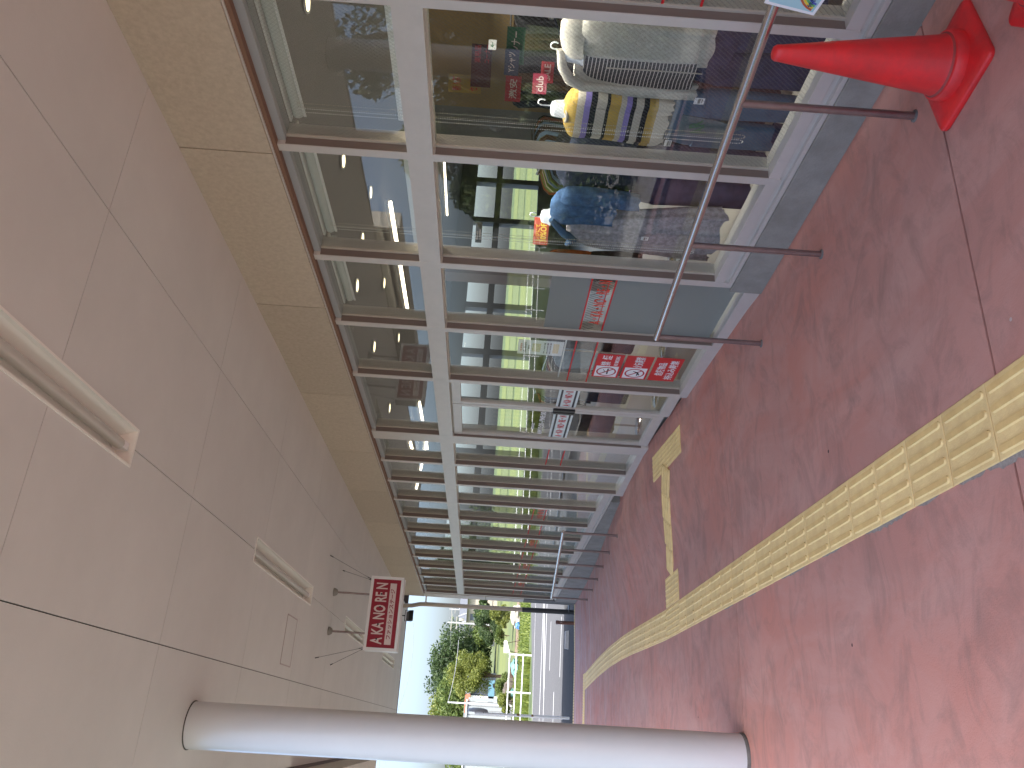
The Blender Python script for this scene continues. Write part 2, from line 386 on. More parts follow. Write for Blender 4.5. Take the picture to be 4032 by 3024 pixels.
# yellow ribbed nosing at the far end with the kerb below it
b = B(); x = XL
while x < 2.72:
    b.box(x, x+.043, 18.10, 18.23, zf(x, 18.1)-.05, zf(x, 18.1)+.006); x += .055
b.build('ribbed_nosing', M['yellow'], fl, kind='stuff')
b = B(); b.box(XL, 3.3, 18.101, 18.22, -2.4, -2.075); b.box(XL, 3.3, 18.23, 18.38, -2.4, -2.09); b.build('end_kerb', M['apron'], fl)

# ---- ground, road, fields
b = B(); b.add([(-900,-300,-2.32),(900,-300,-2.32),(900,1200,-2.32),(-900,1200,-2.32)], [(0,1,2,3)]); b.build('ground', M['grass'], kind='structure')
b = B(); b.add([(-60,-60,-2.23),(XL-.1,-60,-2.23),(XL-.1,18.36,-2.23),(40,18.36,-2.23),(40,20.7,-2.225),(-60,20.7,-2.225)], [(0,1,2,3,4,5)]); b.build('parking_ground', P('pale_concrete', (.17,.16,.145), .9, c2=(.13,.125,.115), vscale=9), kind='structure')
rd = B(); rd.add([(-120,20.6,-2.215),(120,20.6,-2.215),(120,39,-2.215),(6,38.5,-2.215),(1,34.2,-2.215),(-120,31.5,-2.215)], [(0,1,2,3,4,5)])
road = rd.build('road', M['asphalt'], kind='structure')
def strip(x0, y0, x1, y1, wd, z=-2.209):
    d = Vector((x1-x0, y1-y0, 0)).normalized(); n = Vector((-d.y, d.x, 0))*wd/2
    a = Vector((x0, y0, z)); c = Vector((x1, y1, z)); return [a-n, c-n, c+n, a+n]
b = B()
for s in [(-100,28.4,3.4,28.42,.16),(-100,30.15,80,30.2,.16),(3.4,28.42,60,28.6,.16),(1.2,28.5,5.2,30.1,.28),(-20,24.7,1.19,24.72,.12),(1.9,26.5,3.4,26.5,.10),(1.5,23.05,3.1,22.95,.10),(-60,33.0,1,34.0,.12),(1,34.0,20,37.4,.12)]:
    b.add(strip(*s), [(0,1,2,3)])
b.build('road_marking', M['paint'], road)
b = B(); b.add([(-60,19.6,-2.211),(40,19.6,-2.211),(40,22.3,-2.211),(-60,22.3,-2.211)], [(0,1,2,3)]); b.build('canopy_shade_strip', P('canopy_shade_strip', (.022,.021,.02), .95, c2=(.035,.033,.03), vscale=12), kind='structure')  # dark strip that paints the canopy's shade onto the road surface
for (y0, y1, z, mt, nm) in [(56, 75, -2.28, 'field2', 'field'), (75, 100, -2.276, 'field', 'field'), (110, 190, -2.27, 'field2', 'field'), (200, 420, -2.26, 'field', 'field')]:
    b = B(); b.add([(-400,y0,z),(400,y0,z),(400,y1,z),(-400,y1,z)], [(0,1,2,3)]); b.build(nm, M[mt], kind='structure')
b = B(); b.add([(-12,52,-2.27),(14,50,-2.27),(13,55.5,-2.27),(-12,56.5,-2.27)], [(0,1,2,3)]); b.build('bare_earth', M['soil'], kind='structure')

# ---- canopy ceiling of boards
ZC = 1.89
ce = thing('ceiling', (0, 0, ZC), kind='structure')
LIGHTS = [(-3.31, -.82), (1.52, 4.02), (6.51, 8.95), (11.35, 13.45), (16.17, 18.53)]
XJ = [-.44, .37, 1.26, 2.155, None]
YJ = [3.164+1.79*k for k in range(-4, 10)]+[20.25]
GP = .0022
for i in range(4):
    for j in range(len(YJ)-1):
        y0, y1 = YJ[j], YJ[j+1]
        if y1-y0 < .2: continue
        b = B(); cuts = sorted({y0+GP, y1-GP, *[y for l in LIGHTS for y in l if y0+GP < y < y1-GP]})
        for ya, yb in zip(cuts, cuts[1:]):
            ym = (ya+yb)/2; lit = any(a < ym < c for a, c in LIGHTS)
            x0 = XJ[i]+.003; x1 = (XJ[i+1]-.003) if XJ[i+1] else None
            if lit and i == 1: x1 = 1.158
            if lit and i == 2: x0 = 1.366
            if x1 is None: b.hexa([(x0,ya,ZC),(w(ya)-.004,ya,ZC),(w(yb)-.004,yb,ZC),(x0,yb,ZC),(x0,ya,ZC+.012),(w(ya)-.004,ya,ZC+.012),(w(yb)-.004,yb,ZC+.012),(x0,yb,ZC+.012)])
            else: b.box(x0, x1, ya, yb, ZC, ZC+.012)
        b.build('ceiling_board', M['ceil'], ce)
b = B(); b.box(-.44, 3.2, -4.2, 20.25, ZC+.14, ZC+.5)
b.build('roof_slab', M['gap'], ce)
b = B(); b.box(-.47, -.44, -4.2, 20.28, ZC-.012, ZC+.5); b.box(-.44, 3.2, 20.25, 20.28, ZC-.012, ZC+.5)
b.build('roof_edge_trim', P('brown_edge_trim', (.13, .10, .09), .5), ce)
b = B(); b.tube([(w(-7)-.012, -7, ZC-.006), (w(18.9)-.012, 18.9, ZC-.006)], .008, 6); b.build('wall_cove', M['ceil_trim'], ce)
b = B(); b.box(-.74, -.47, 9.2, 13.9, ZC-.36, ZC+.25); b.build('drop_fascia', M['stone2'], ce)

# ---- ceiling lights (switched off) and hatch
LT = ['long recessed ceiling light nearest the camera, cut by the photo edge', 'recessed ceiling light between the nearest one and the red hanging sign', 'recessed ceiling light partly behind the red hanging sign', 'small distant recessed ceiling light at the end of the walkway']
def trough(y0, y1, label):
    t = thing('ceiling_light', (1.262, (y0+y1)/2, ZC), label, 'ceiling light', 'recessed lights in the canopy ceiling')
    b = B(); x0, x1 = 1.158, 1.366
    b.hexa([(x0,y0,ZC-.006),(x0+.012,y0,ZC-.006),(x0+.012,y1,ZC-.006),(x0,y1,ZC-.006),(x0,y0,ZC+.02),(x0+.012,y0,ZC+.02),(x0+.012,y1,ZC+.02),(x0,y1,ZC+.02)])
    b.box(x1-.012, x1, y0, y1, ZC-.006, ZC+.02); b.box(x0+.012, x1-.012, y0, y0+.012, ZC-.006, ZC+.02); b.box(x0+.012, x1-.012, y1-.012, y1, ZC-.006, ZC+.02)
    b.build('frame', M['trough'], t)
    b = B(); zt = ZC+.09
    b.add([(x0+.012,y0+.01,ZC+.02),(x0+.04,y0+.01,zt),(x1-.04,y0+.01,zt),(x1-.012,y0+.01,ZC+.02),(x0+.012,y1-.01,ZC+.02),(x0+.04,y1-.01,zt),(x1-.04,y1-.01,zt),(x1-.012,y1-.01,ZC+.02)],
          [(0,4,5,1),(1,5,6,2),(2,6,7,3),(0,1,2,3),(7,6,5,4)])
    b.build('reflector', M['trough'], t)
    b = B(); xc = 1.262
    b.tube([(xc, y0+.08, ZC+.045), (xc, y1-.08, ZC+.045)], .030, 14); b.build('tube_cover', P('frosted_tube_cover', (.56, .55, .49), .3), t)
    for q0 in (y0+.02, y1-.08): b = B(); b.box(xc-.02, xc+.02, q0, q0+.06, ZC+.02, ZC+.085); b.build('lamp_holder', M['white2'], t)
for (a, c), lb in zip(LIGHTS[1:], LT): trough(a, c, lb)
t = thing('ceiling_hatch', (.72, 8.2, ZC), 'flat narrow access hatch outlined on the ceiling left of the sign', 'hatch')
b = B(); b.box(.49, .94, 7.995, 8.005, ZC-.004, ZC+.004); b.box(.49, .94, 8.425, 8.435, ZC-.004, ZC+.004); b.box(.485, .495, 8.0, 8.43, ZC-.004, ZC+.004); b.box(.94, .95, 8.0, 8.43, ZC-.004, ZC+.004)
b.build('hatch_frame', P('hatch_frame', (.45, .38, .36), .5), t)
b = B(); b.box(.498, .937, 8.008, 8.422, ZC-.003, ZC+.002); b.build('hatch_door', M['ceil'], t)

# ---- tactile paving
tp = thing('tactile_path', (1.1, 8, -1.85), kind='structure')
def tile_mesh(kind, sx=.297, sy=.297):
    b = B(); z0 = -.01; z1 = .003; e = .004; tops = []
    hx, hy = sx/2, sy/2
    b.add([(-hx,-hy,z0),(hx,-hy,z0),(hx,hy,z0),(-hx,hy,z0),(-hx,-hy,z1-e/2),(hx,-hy,z1-e/2),(hx,hy,z1-e/2),(-hx,hy,z1-e/2),(-hx+e,-hy+e,z1),(hx-e,-hy+e,z1),(hx-e,hy-e,z1),(-hx+e,hy-e,z1)],
          [(0,1,5,4),(1,2,6,5),(2,3,7,6),(3,0,4,7),(4,5,9,8),(5,6,10,9),(6,7,11,10),(7,4,8,11),(8,9,10,11)])
    if kind == 'bar':
        for k in range(4):
            cx = (-.1125+.075*k)*sx/.297; L = sy/2-.012
            def cap(r_, l_, z): return [(cx+r_*math.cos(a), (l_-r_)*(1 if math.sin(a) >= 0 else -1)*1.0+r_*math.sin(a), z) for a in [math.pi*(j+.5)/8 for j in range(16)]]
            lo = cap(.0175, L, z1-.0005); hi = cap(.0125, L-.005, z1+.0068)
            n = 16; b.add(lo+hi, [(j, (j+1) % n, n+(j+1) % n, n+j) for j in range(n)]+[tuple(range(n, 2*n))]); tops.append(len(b.f)-1)
    else:
        for i in range(6):
            for j in range(6):
                cx, cy = (-.125+.05*i)*sx/.297, (-.125+.05*j)*sy/.297; vs = []
                for r_, z in ((.013, z1-.0005), (.008, z1+.0055)):
                    for q in range(8): a = 2*math.pi*q/8; vs.append((cx+r_*math.cos(a), cy+r_*math.sin(a), z))
                b.add(vs, [(q, (q+1) % 8, 8+(q+1) % 8, 8+q) for q in range(8)]+[tuple(range(8, 16))], True)
    me = bpy.data.meshes.new('tile_'+kind); me.from_pydata(b.v, [], b.f); me.update(); me.polygons.foreach_set('use_smooth', [False]*len(b.f)); me.materials.append(M['yellow']); me.materials.append(M['bar'])
    for q in tops: me.polygons[q].material_index = 1
    return me
tb, td = tile_mesh('bar'), tile_mesh('dot')
tbs = tile_mesh('bar', .22, .278); tds = tile_mesh('dot', .272, .243)
def put_tile(me, X, Y, head=0.0, name='guide_tile', dz=0.0):
    o = link(name, me, tp); e = .1
    sx = (zf(X+e, Y)-zf(X-e, Y))/(2*e); sy = (zf(X, Y+e)-zf(X, Y-e))/(2*e)
    n = Vector((-sx, -sy, 1)).normalized(); yd = Vector((-math.sin(head), math.cos(head), 0)); yd = (yd-n*yd.dot(n)).normalized(); xd = yd.cross(n)
    mm = Matrix.Identity(4)
    for i in range(3): mm[i][0] = xd[i]; mm[i][1] = yd[i]; mm[i][2] = n[i]
    o.matrix_parent_inverse = Matrix.Identity(4)
    mm.translation = Vector((X, Y, zf(X, Y)+.003+dz+random.uniform(-.0004, .0008)))-tp.location
    o.matrix_basis = mm @ Matrix.Rotation(random.uniform(-.006, .006), 4, 'Z')
SX = [(-5,1.25),(8.3,1.25),(9.3,1.27),(10.4,1.295),(11.3,1.305),(12.5,1.295),(14,1.245),(15.9,1.14),(17,1.10)]
Y = 2.535-.3*9; k = 0
while Y < 15.95:
    yc = Y+.15; xr = lerp_t(SX, yc); hd = -math.atan2(lerp_t(SX, yc+.3)-lerp_t(SX, yc-.3), .6)
    dot = 7.55 < yc < 8.3
    put_tile(td if dot else tb, xr-.15, yc, 0 if dot else hd, 'warning_tile' if dot else 'guide_tile')
    Y += .3
for i in range(2): put_tile(td, 1.25+.15+.003, 7.785+.3*i, 0, 'warning_tile')
A, Bp = Vector((1.67, 7.90, 0)), Vector((2.36, 7.44, 0))
hd = math.atan2((Bp-A).y, (Bp-A).x)
for q in range(4): c = A+(Bp-A)*q/3; put_tile(tbs, c.x, c.y, hd-math.pi/2, 'guide_tile', .006)
for q in range(4): put_tile(tds, 2.60, 6.99+.246*q, 0, 'warning_tile')
for q in range(3): put_tile(td, .99-.3*q, 16.12, 0, 'warning_tile')
for q in range(3): put_tile(tb, .09-.3*q, 16.12, math.pi/2, 'guide_tile')
# ragged grout beside the strip
b = B()
for (ya, yb, wd) in ((2.30, 2.62, .030), (2.62, 2.80, .016), (2.95, 3.12, .013), (3.2, 3.62, .020), (3.9, 4.15, .012), (4.4, 4.8, .012), (5.3, 5.5, .010), (5.85, 6.1, .012)):
    n = max(6, int((yb-ya)/.022)); vs = []
    for q in range(n+1):
        y = ya+(yb-ya)*q/n; d_ = wd*(math.sin(math.pi*q/n)**.5)*random.uniform(.45, 1.15)
        vs += [(.951, y, zf(.95, y)+.002), (.950-d_, y+random.uniform(-.006, .006), zf(.94, y)+.002)]
    b.add(vs, [(2*q, 2*q+1, 2*q+3, 2*q+2) for q in range(n)])
b.build('ragged_grout', P('grout', (.40, .36, .32), .9, var=.3, vscale=60), tp)

# ================================================================ COLUMN
t = thing('column', (-.06, 5.81, zf(-.06, 5.8)), 'round glossy white canopy column standing on the red floor', 'column')
b = B(); z0 = zf(-.06, 5.8)+.02; b.lathe((-.06, 5.81, 0), [(.147, z0), (.147, ZC-.006)], 64); b.build('shaft', M['white'], t)
b = B(); b.lathe((-.06, 5.81, 0), [(.152, z0-.03), (.154, z0-.002), (.149, z0+.006)], 48); b.build('base_ring', M['apron'], t)
b = B(); b.lathe((-.06, 5.81, 0), [(.149, ZC-.006), (.153, ZC-.004), (.153, ZC+.005)], 48); b.build('top_gasket', M['dark'], t)

# ================================================================ SHOP BUILDING
sb = thing('shop_building', (3.0, 5.0, -1.8), 'glass fronted clothes shop with tan stone fascia and metal framed panes', 'shop')
MUL = [(-4.3,.05),(-3.3,.05),(-2.3,.05),(-1.3,.05),(-.4,.05),(.55,.05),(1.55,.05),(2.567,.05),(3.595,.055),(4.70,.06),(5.635,.06),(6.61,.06),(8.14,.22),(8.995,.06),(9.79,.06),(10.64,.06),(11.52,.06),(12.41,.06),(13.31,.06),(14.25,.06),(15.17,.06),(16.05,.06),(16.96,.06),(17.88,.06)]
ZT0, ZT1, ZTOP = .455, .600, 1.285
SILL = -1.45
def bottom(i):                      # glass bottom for the pane after mullion i
    y = MUL[i][0]
    if y < 4.6 or y > 9.7: return SILL
    return None
for i, (y, wd) in enumerate(MUL):
    zb = min(zf(2.9, y-.1), zf(2.9, y+.1))-.01 if (4.6 < y < 9.9) else SILL-.07
    b = B(); b.wbox(y-wd/2, y+wd/2, zb, ZTOP+.07, 0, .155); b.build('mullion', M['alu'], sb, bevel=.002)
    for ya, yb in ((y-wd/2-.0025, y-wd/2), (y+wd/2, y+wd/2+.0025)):
        if y == MUL[-1][0] and ya > y: continue
        lo_ = SILL if (zb > SILL-.08 or (y == 4.70 and ya < y)) else zb+.09
        b = B(); b.wbox(ya, yb, lo_, ZT0-.012, .006, .069); b.build('reveal', M['reveal'], sb)
        b = B(); b.wbox(ya, yb, ZT1+.001, ZTOP, .006, .069); b.build('reveal', M['reveal'], sb)
for i in range(len(MUL)-1):
    y0 = MUL[i][0]+MUL[i][1]/2; y1 = MUL[i+1][0]-MUL[i+1][1]/2
    b = B(); b.wbox(y0, y1, ZT0, ZT1, .001, .15); b.wbox(y0, y1, ZT0-.010, ZT0, .05, .12); b.build('transom', M['alu'], sb)
    b = B(); b.wbox(y0, y1, ZTOP, ZTOP+.07, .03, .15); b.build('head_frame', M['alu_in'], sb)
    door = abs(MUL[i][0]-6.61) < .01
    zb = SILL
    if 4.6 < MUL[i][0] < 9.5: zb = max(zf(2.9, y0), zf(2.9, y1))+.075
    wired = MUL[i][0] < 3.3
    gm = M['wired'] if wired else M['glass']
    b = B(); b.wbox(y0, y1, ZT1, ZTOP, .070, .0768); b.build('window_pane', gm, sb)
    # glazing beads down both sides
    zt = ZTOP
    for (za, zc) in ((ZT1, ZTOP), (zb if not door else ZT0-.01, ZT0-.01)):
        if zc-za > .05:
            for (q0, q1) in ((y1-.014, y1-.0005), (y0+.0005, y0+.014)): b = B(); b.wbox(q0, q1, za, zc, .055, .069); b.build('glazing_bead', M['bead'], sb)
    if not door:
        b = B(); b.wbox(y0, y1, zb, ZT0-.010, .070, .0768); b.build('window_pane', gm, sb)
        b = B()
        if zb == SILL:
            b.wbox(y0, y1, SILL-.065, SILL, .004, .15); b.wbox(y0-.03, y1+.03, SILL-.10, SILL-.065, .022, .15)
            b.wbox(y0-.03, y1+.03, SILL-.125, SILL-.10, -.006, .15)
        else:
            zl0, zl1 = zf(2.9, y0)-.02, zf(2.9, y1)-.02
            b.hexa([wpt(y0,zl0,.002),wpt(y0,zl0,.15),wpt(y1,zl1,.15),wpt(y1,zl1,.002),wpt(y0,zb,.002),wpt(y0,zb,.15),wpt(y1,zb,.15),wpt(y1,zb,.002)])
        b.build('sill', M['alu'], sb, bevel=.0015)
b = B(); b.wbox(-20, -7, -1.9, 1.9, 0, .3); b.build('plain_wall', M['stone2'], sb)
# sealant strip under the stone
b = B(); b.wbox(-7, 18.0, 1.330, 1.352, -.012, .1); b.build('sealant_strip', M['brown'], sb)
b = B(); b.wbox(-7, 18.0, 1.352, 1.362, -.022, .1); b.build('drip_edge', M['alu'], sb)
SJ = [-6.4,-4.75,-3.1,-1.4,.27,1.94,3.62,5.36,7.04,8.66,10.22,11.85,13.44,15.0,16.57,18.0]
for a, c in zip(SJ, SJ[1:]):
    b = B(); b.wbox(a+.004, c-.004, 1.364, ZC, -.03, .12); b.build('fascia_panel', M['stone'], sb, bevel=.004)
b = B(); b.wbox(-7, 18.0, 1.35, ZC+.3, .0, .2); b.build('fascia_backing', M['gap'], sb)
# plinths
for (a, c) in ((-7.0, 4.755), (10.05, 18.0)):
    y = a; cuts = [a+(c-a)*q/ (3 if a < 0 else 4) for q in range(4 if a < 0 else 5)]
    for ya, yb in zip(cuts, cuts[1:]):
        g = .0015
        b = B(); za, zb_ = zf(2.9, ya)-.08, zf(2.9, yb)-.08; zt = SILL-.127
        b.hexa([wpt(ya+g,za,-.018),wpt(ya+g,za,.2),wpt(yb-g,zb_,.2),wpt(yb-g,zb_,-.018),wpt(ya+g,zt,-.018),wpt(ya+g,zt,.2),wpt(yb-g,zt,.2),wpt(yb-g,zt,-.018)])
        b.build('plinth', M['plinth'], sb, bevel=.004)
# corner pier at the far end: stone panels over grey concrete
for (za, zb_, mt) in ((1.365, ZC, 'stone'), (.62, 1.355, 'stone2'), (-.02, .612, 'stone2'), (-.60, -.028, 'stone2'), (-.88, -.608, 'stone2'), (-2.2, -.888, 'apron')):
    b = B(); b.wbox(18.0, 18.42, za, zb_, -.005, .40); b.build('corner_panel', M[mt], sb, bevel=.004)
# building body: roof, side and back walls with windows, shop floor and ceiling
b = B(); b.box(3.1, 17.2, -8, 18.4, 1.42, 1.44); b.build('shop_ceiling', M['shop_ceil'], sb)
b = B(); b.box(3.2, 17.4, -8.2, 18.45, ZC+.05, ZC+.6); b.build('roof', M['gap'], sb)
b = B(); b.box(3.02, 17.2, -8, 18.35, -1.9, -1.70); b.build('shop_floor', M['shop_floor'], sb)
b = B(); b.box(17.0, 17.2, -8, 18.35, -1.9, 1.9); b.build('back_wall', M['shop_wall'], sb)
b = B(); b.box(3.1, 17.2, -8.2, -8, -1.9, 1.9); b.build('near_wall', M['shop_wall2'], sb)
b = B(); b.box(9.3, 9.5, -8, 10.0, -1.7, 1.42); b.build('partition', M['shop_wall'], sb)
b = B(); b.box(9.3, 9.5, 10.0, 11.2, -1.7, 1.42); b.build('partition', M['shop_wall2'], sb)
# end wall with a row of windows looking on the fields
b = B(); yy0, yy1 = 18.15, 18.35
b.box(3.15, 17.2, yy0, yy1, 1.0, 1.9); b.box(3.15, 17.2, yy0, yy1, -1.9, -.75)
xw = [3.15, 3.4]; X = 3.4
while X < 16.4:
    xw += [X]; X += 1.35
for i, x_ in enumerate(xw[1:]):
    b.box(x_, x_+.16, yy0, yy1, -.75, 1.0)
b.box(3.15, 17.2, yy0+.02, yy1-.02, .28, .44)
b.build('end_wall', M['shop_wall2'], sb)
b = B(); b.box(3.2, 17.1, 18.24, 18.247, -.75, 1.0); b.build('end_window_glass', glass_mat('end_glass', (.98, .985, .985), boost=.5), sb)
b = B(); b.box(7.2, 7.5, 11.7, 12.0, -1.7, 1.42); b.box(11.0, 11.35, 12.6, 12.95, -1.7, 1.42); b.build('pillar', P('mauve_pillar', (.42, .34, .38), .6), sb)

# sliding door leaves
def leaf(y0, y1, lab):
    d = thing('sliding_door', (0, 0, 0)); bpy.data.objects.remove(d)
    zb = max(zf(2.9, y0), zf(2.9, y1))+.012; zt = ZT0-.015
    b = B()
    for a, c in ((y0, y0+.05), (y1-.05, y1)): b.wbox(a, c, zb, zt, .03, .075)
    b.wbox(y0+.05, y1-.05, zb, zb+.10, .031, .074); b.wbox(y0+.05, y1-.05, zt-.085, zt, .031, .074)
    o = b.build('sliding_door', M['alu'], sb, label=lab, bevel=.002)
    g = B(); g.wbox(y0+.05, y1-.05, zb+.10, zt-.085, .050, .057); g.build('door_glass', M['glass'], o)
    return o
dl = leaf(6.645, 7.19, 'nearer sliding door leaf'); dr = leaf(7.20, 8.025, 'farther sliding door leaf')
for d, (a, c), s in ((dl, (6.70, 7.135), 'A・KA・NO・R'), (dr, (7.255, 7.97), 'A・KA・NO・RE・N')):
    b = B()
    for za, zc in ((-.592, -.570), (-.725, -.612), (-.766, -.745)): b.wbox(a, c, za, zc, .044, .0485)
    b.build('band', P('pale_band', (.72, .80, .78), .5), d)
    b = B()
    for za, zc in ((-.611, -.593), (-.744, -.726)): b.wbox(a, c, za, zc, .045, .0485)
    b.build('band_line', M['print_b'], d)
    wd = (c-a)*.82
    text(s, 'lettering', M['red'], d, wpt(c-.03, -.705, .0425), WX, WU, wd, .072, .01)
b = B(); b.wbox(7.145, 7.185, -.765, -.55, .005, .029); b.wbox(7.206, 7.246, -.765, -.55, .005, .029); b.build('handle', M['black'], dr, bevel=.003)
text('営業時間', 'lettering', M['print_w'], dr, wpt(7.78, -.40, .0475), WX, WU, .16, .03, .005)
text('AM10:00~PM8:00', 'lettering', M['print_w'], dr, wpt(7.92, -.495, .0475), WX, WU, .62, .055, .01)

# films, red lines and lettering on the panes
pb = wpt(5.2, -.7, 0)
def on_glass(y0, y1, za, zc, d, name, mat): b = B(); b.wbox(y0, y1, za, zc, d, d+.0012); return b.build(name, mat, sb)
on_glass(4.733, 5.603, -.612, -.33, .0655, 'frosted_film', M['frost'])
on_glass(4.733, 5.603, -1.66, -.80, .0655, 'frosted_film', M['frost'])
for (a, c) in ((4.733, 5.603), (5.668, 6.578), (8.26, 8.96), (1.58, 2.54)):
    on_glass(a, c, -.625, -.613, .063, 'red_line', M['red']); on_glass(a, c, -.800, -.788, .063, 'red_line', M['red'])
def hatch(y0, y1, z0, z1, n, mat, d=.064, slope=.9):
    b = B(); h = z1-z0
    for k in range(n):
        y = y0+(y1-y0-h*slope)*k/(n-1); t_ = .0045
        b.hexa([wpt(y,z0,d),wpt(y,z0,d+.001),wpt(y+t_,z0,d+.001),wpt(y+t_,z0,d),wpt(y+h*slope,z1,d),wpt(y+h*slope,z1,d+.001),wpt(y+h*slope+t_,z1,d+.001),wpt(y+h*slope+t_,z1,d)])
    b.build('hatching', mat, sb)
hatch(4.74, 5.05, -.79, -.63, 9, M['print_b'], slope=.7); hatch(5.0, 5.60, -.72, -.63, 20, M['print_b'], slope=.7)
hatch(5.68, 6.57, -.78, -.632, 46, film_mat('pale_hatch', (.7, .75, .72), .35), slope=.4)
text('A・KA・NO・RE・N', 'lettering', M['redtxt'], sb, wpt(5.48, -.765, .062), WX, WU, .64, .095, .012)
b = B(); b.wbox(4.86, 5.49, -.748, -.742, .0615, .0625); b.build('lettering_underline', M['red'], sb)
for i in range(len(MUL)-1):
    if MUL[i][0] > 10.3:
        a, c = MUL[i][0]+.032, MUL[i+1][0]-.032
        on_glass(a, c, SILL, -.85, .0785, 'frosted_film', M['frost2'])
        on_glass(a, c, -.625, -.612, .063, 'red_line', M['red']); on_glass(a, c, -.800, -.787, .063, 'red_line', M['red'])
        if i % 2: text('A・KA・NO・RE・N', 'lettering', M['redtxt'], sb, wpt(c-.12, -.765, .062), WX, WU, .6, .09, .012)

# stickers
def sticker(z0, z1, lab, rows, pict):
    t = thing('sticker', wpt(6.44, z0, .06), lab, 'sticker', 'red notice stickers on the pane beside the door')
    Yl, Yr = 6.442, 5.990
    b = B(); b.wbox(Yr, Yl, z0, z1, .0640, .0655); b.build('sheet', M['red'], t)
    if pict:
        b = B(); b.wbox(6.215, Yl-.02, z0+.018, z1-.018, .0625, .0638); b.build('white_panel', M['print_w'], t)
        cy, cz, r_ = 6.320, (z0+z1)/2, .088
        b = B(); n = 40
        def ringpts(rr, d): return [wpt(cy+rr*math.cos(2*math.pi*q/n), cz+rr*math.sin(2*math.pi*q/n), d) for q in range(n)]
        b.add(ringpts(r_, .0615)+ringpts(r_-.014, .0615), [(q, (q+1) % n, n+(q+1) % n, n+q) for q in range(n)])
        s_ = .062; b.hexa([wpt(cy-s_+.006,cz-s_,.0605),wpt(cy-s_+.006,cz-s_,.0615),wpt(cy+s_+.006,cz+s_,.0615),wpt(cy+s_+.006,cz+s_,.0605),wpt(cy-s_-.006,cz-s_+.004,.0605),wpt(cy-s_-.006,cz-s_+.004,.0615),wpt(cy+s_-.006,cz+s_+.004,.0615),wpt(cy+s_-.006,cz+s_+.004,.0605)])
        b.build('prohibition_ring', P('dark_red_print', (.48, .018, .03), .5), t)
        b = B()
        if pict == 1: b.wbox(cy-.045, cy+.05, cz-.018, cz-.004, .0618, .0622); b.wbox(cy-.058, cy-.046, cz-.018, cz-.004, .0617, .0622); b.tube([wpt(cy-.04, cz+.03, .062), wpt(cy+.0, cz+.012, .062), wpt(cy+.03, cz+.03, .062)], .003, 5)
        else:
            b.wbox(cy-.01, cy+.045, cz-.03, cz-.02, .0618, .0622)
            b.tube([wpt(cy+.03, cz-.045, .062), wpt(cy, cz-.028, .062), wpt(cy-.02, cz-.02, .062), wpt(cy-.04, cz+.02, .062)], [.004, .009, .008, .002], 6)
        b.build('pictogram', M['print_b'], t)
    for (s, yl, yr, za, zc) in rows:
        text(s, 'lettering', M['print_w'], t, wpt(yl, z0+za, .0625), WX, WU, yl-yr, zc-za, .012)
sticker(-1.058, -.826, 'topmost red no smoking sticker on glass beside the sliding door', [('禁', 6.20, 6.125, .10, .185), ('煙', 6.085, 6.01, .10, .185), ('NO SMOKING', 6.195, 6.015, .035, .07)], 1)
sticker(-1.310, -1.078, 'middle red open flame ban sticker on glass beside the sliding door', [('火気厳禁', 6.205, 6.005, .07, .155)], 2)
sticker(-1.566, -1.330, 'bottom red sticker with two rows of white characters, no pictogram', [('危険物品', 6.33, 6.08, .125, .20), ('持込み厳禁', 6.40, 6.03, .03, .105)], 0)

# poster hung inside the pane
t = thing('poster', wpt(6.0, -.526, .09), 'narrow white notice poster hanging behind glass above the stickers', 'poster')
b = B(); b.wbox(5.876, 6.137, -.526, -.142, .090, .0915); b.build('sheet', M['print_w'], t)
text('A・KA・NO・RE・N', 'lettering', M['red'], t, wpt(6.09, -.180, .0888), WX, WU, .15, .018, .01)
text('お買い物支援の', 'lettering', M['print_b'], t, wpt(6.11, -.215, .0888), WX, WU, .20, .026, .01)
text('ご案内', 'lettering', M['print_b'], t, wpt(6.07, -.245, .0888), WX, WU, .10, .02, .01)
b = B(); b.wbox(5.93, 6.08, -.335, -.262, .0885, .0893); b.build('picture', P('poster_picture', (.62, .52, .22), .6, c2=(.85, .8, .6), vscale=30), t)
for z in (-.375, -.40, -.425): text('のいらっしゃいませをご利用', 'lettering', M['print_b'], t, wpt(6.10, z, .0888), WX, WU, .19, .014)
b = B(); b.wbox(5.92, 6.09, -.49, -.44, .0885, .0893); b.build('text_box', P('pale_orange_print', (.85, .68, .42), .6), t)
b = B(); b.wbox(5.67, 6.575, -.545, -.533, .095, .105); b.build('hanging_rail', M['white2'], t)

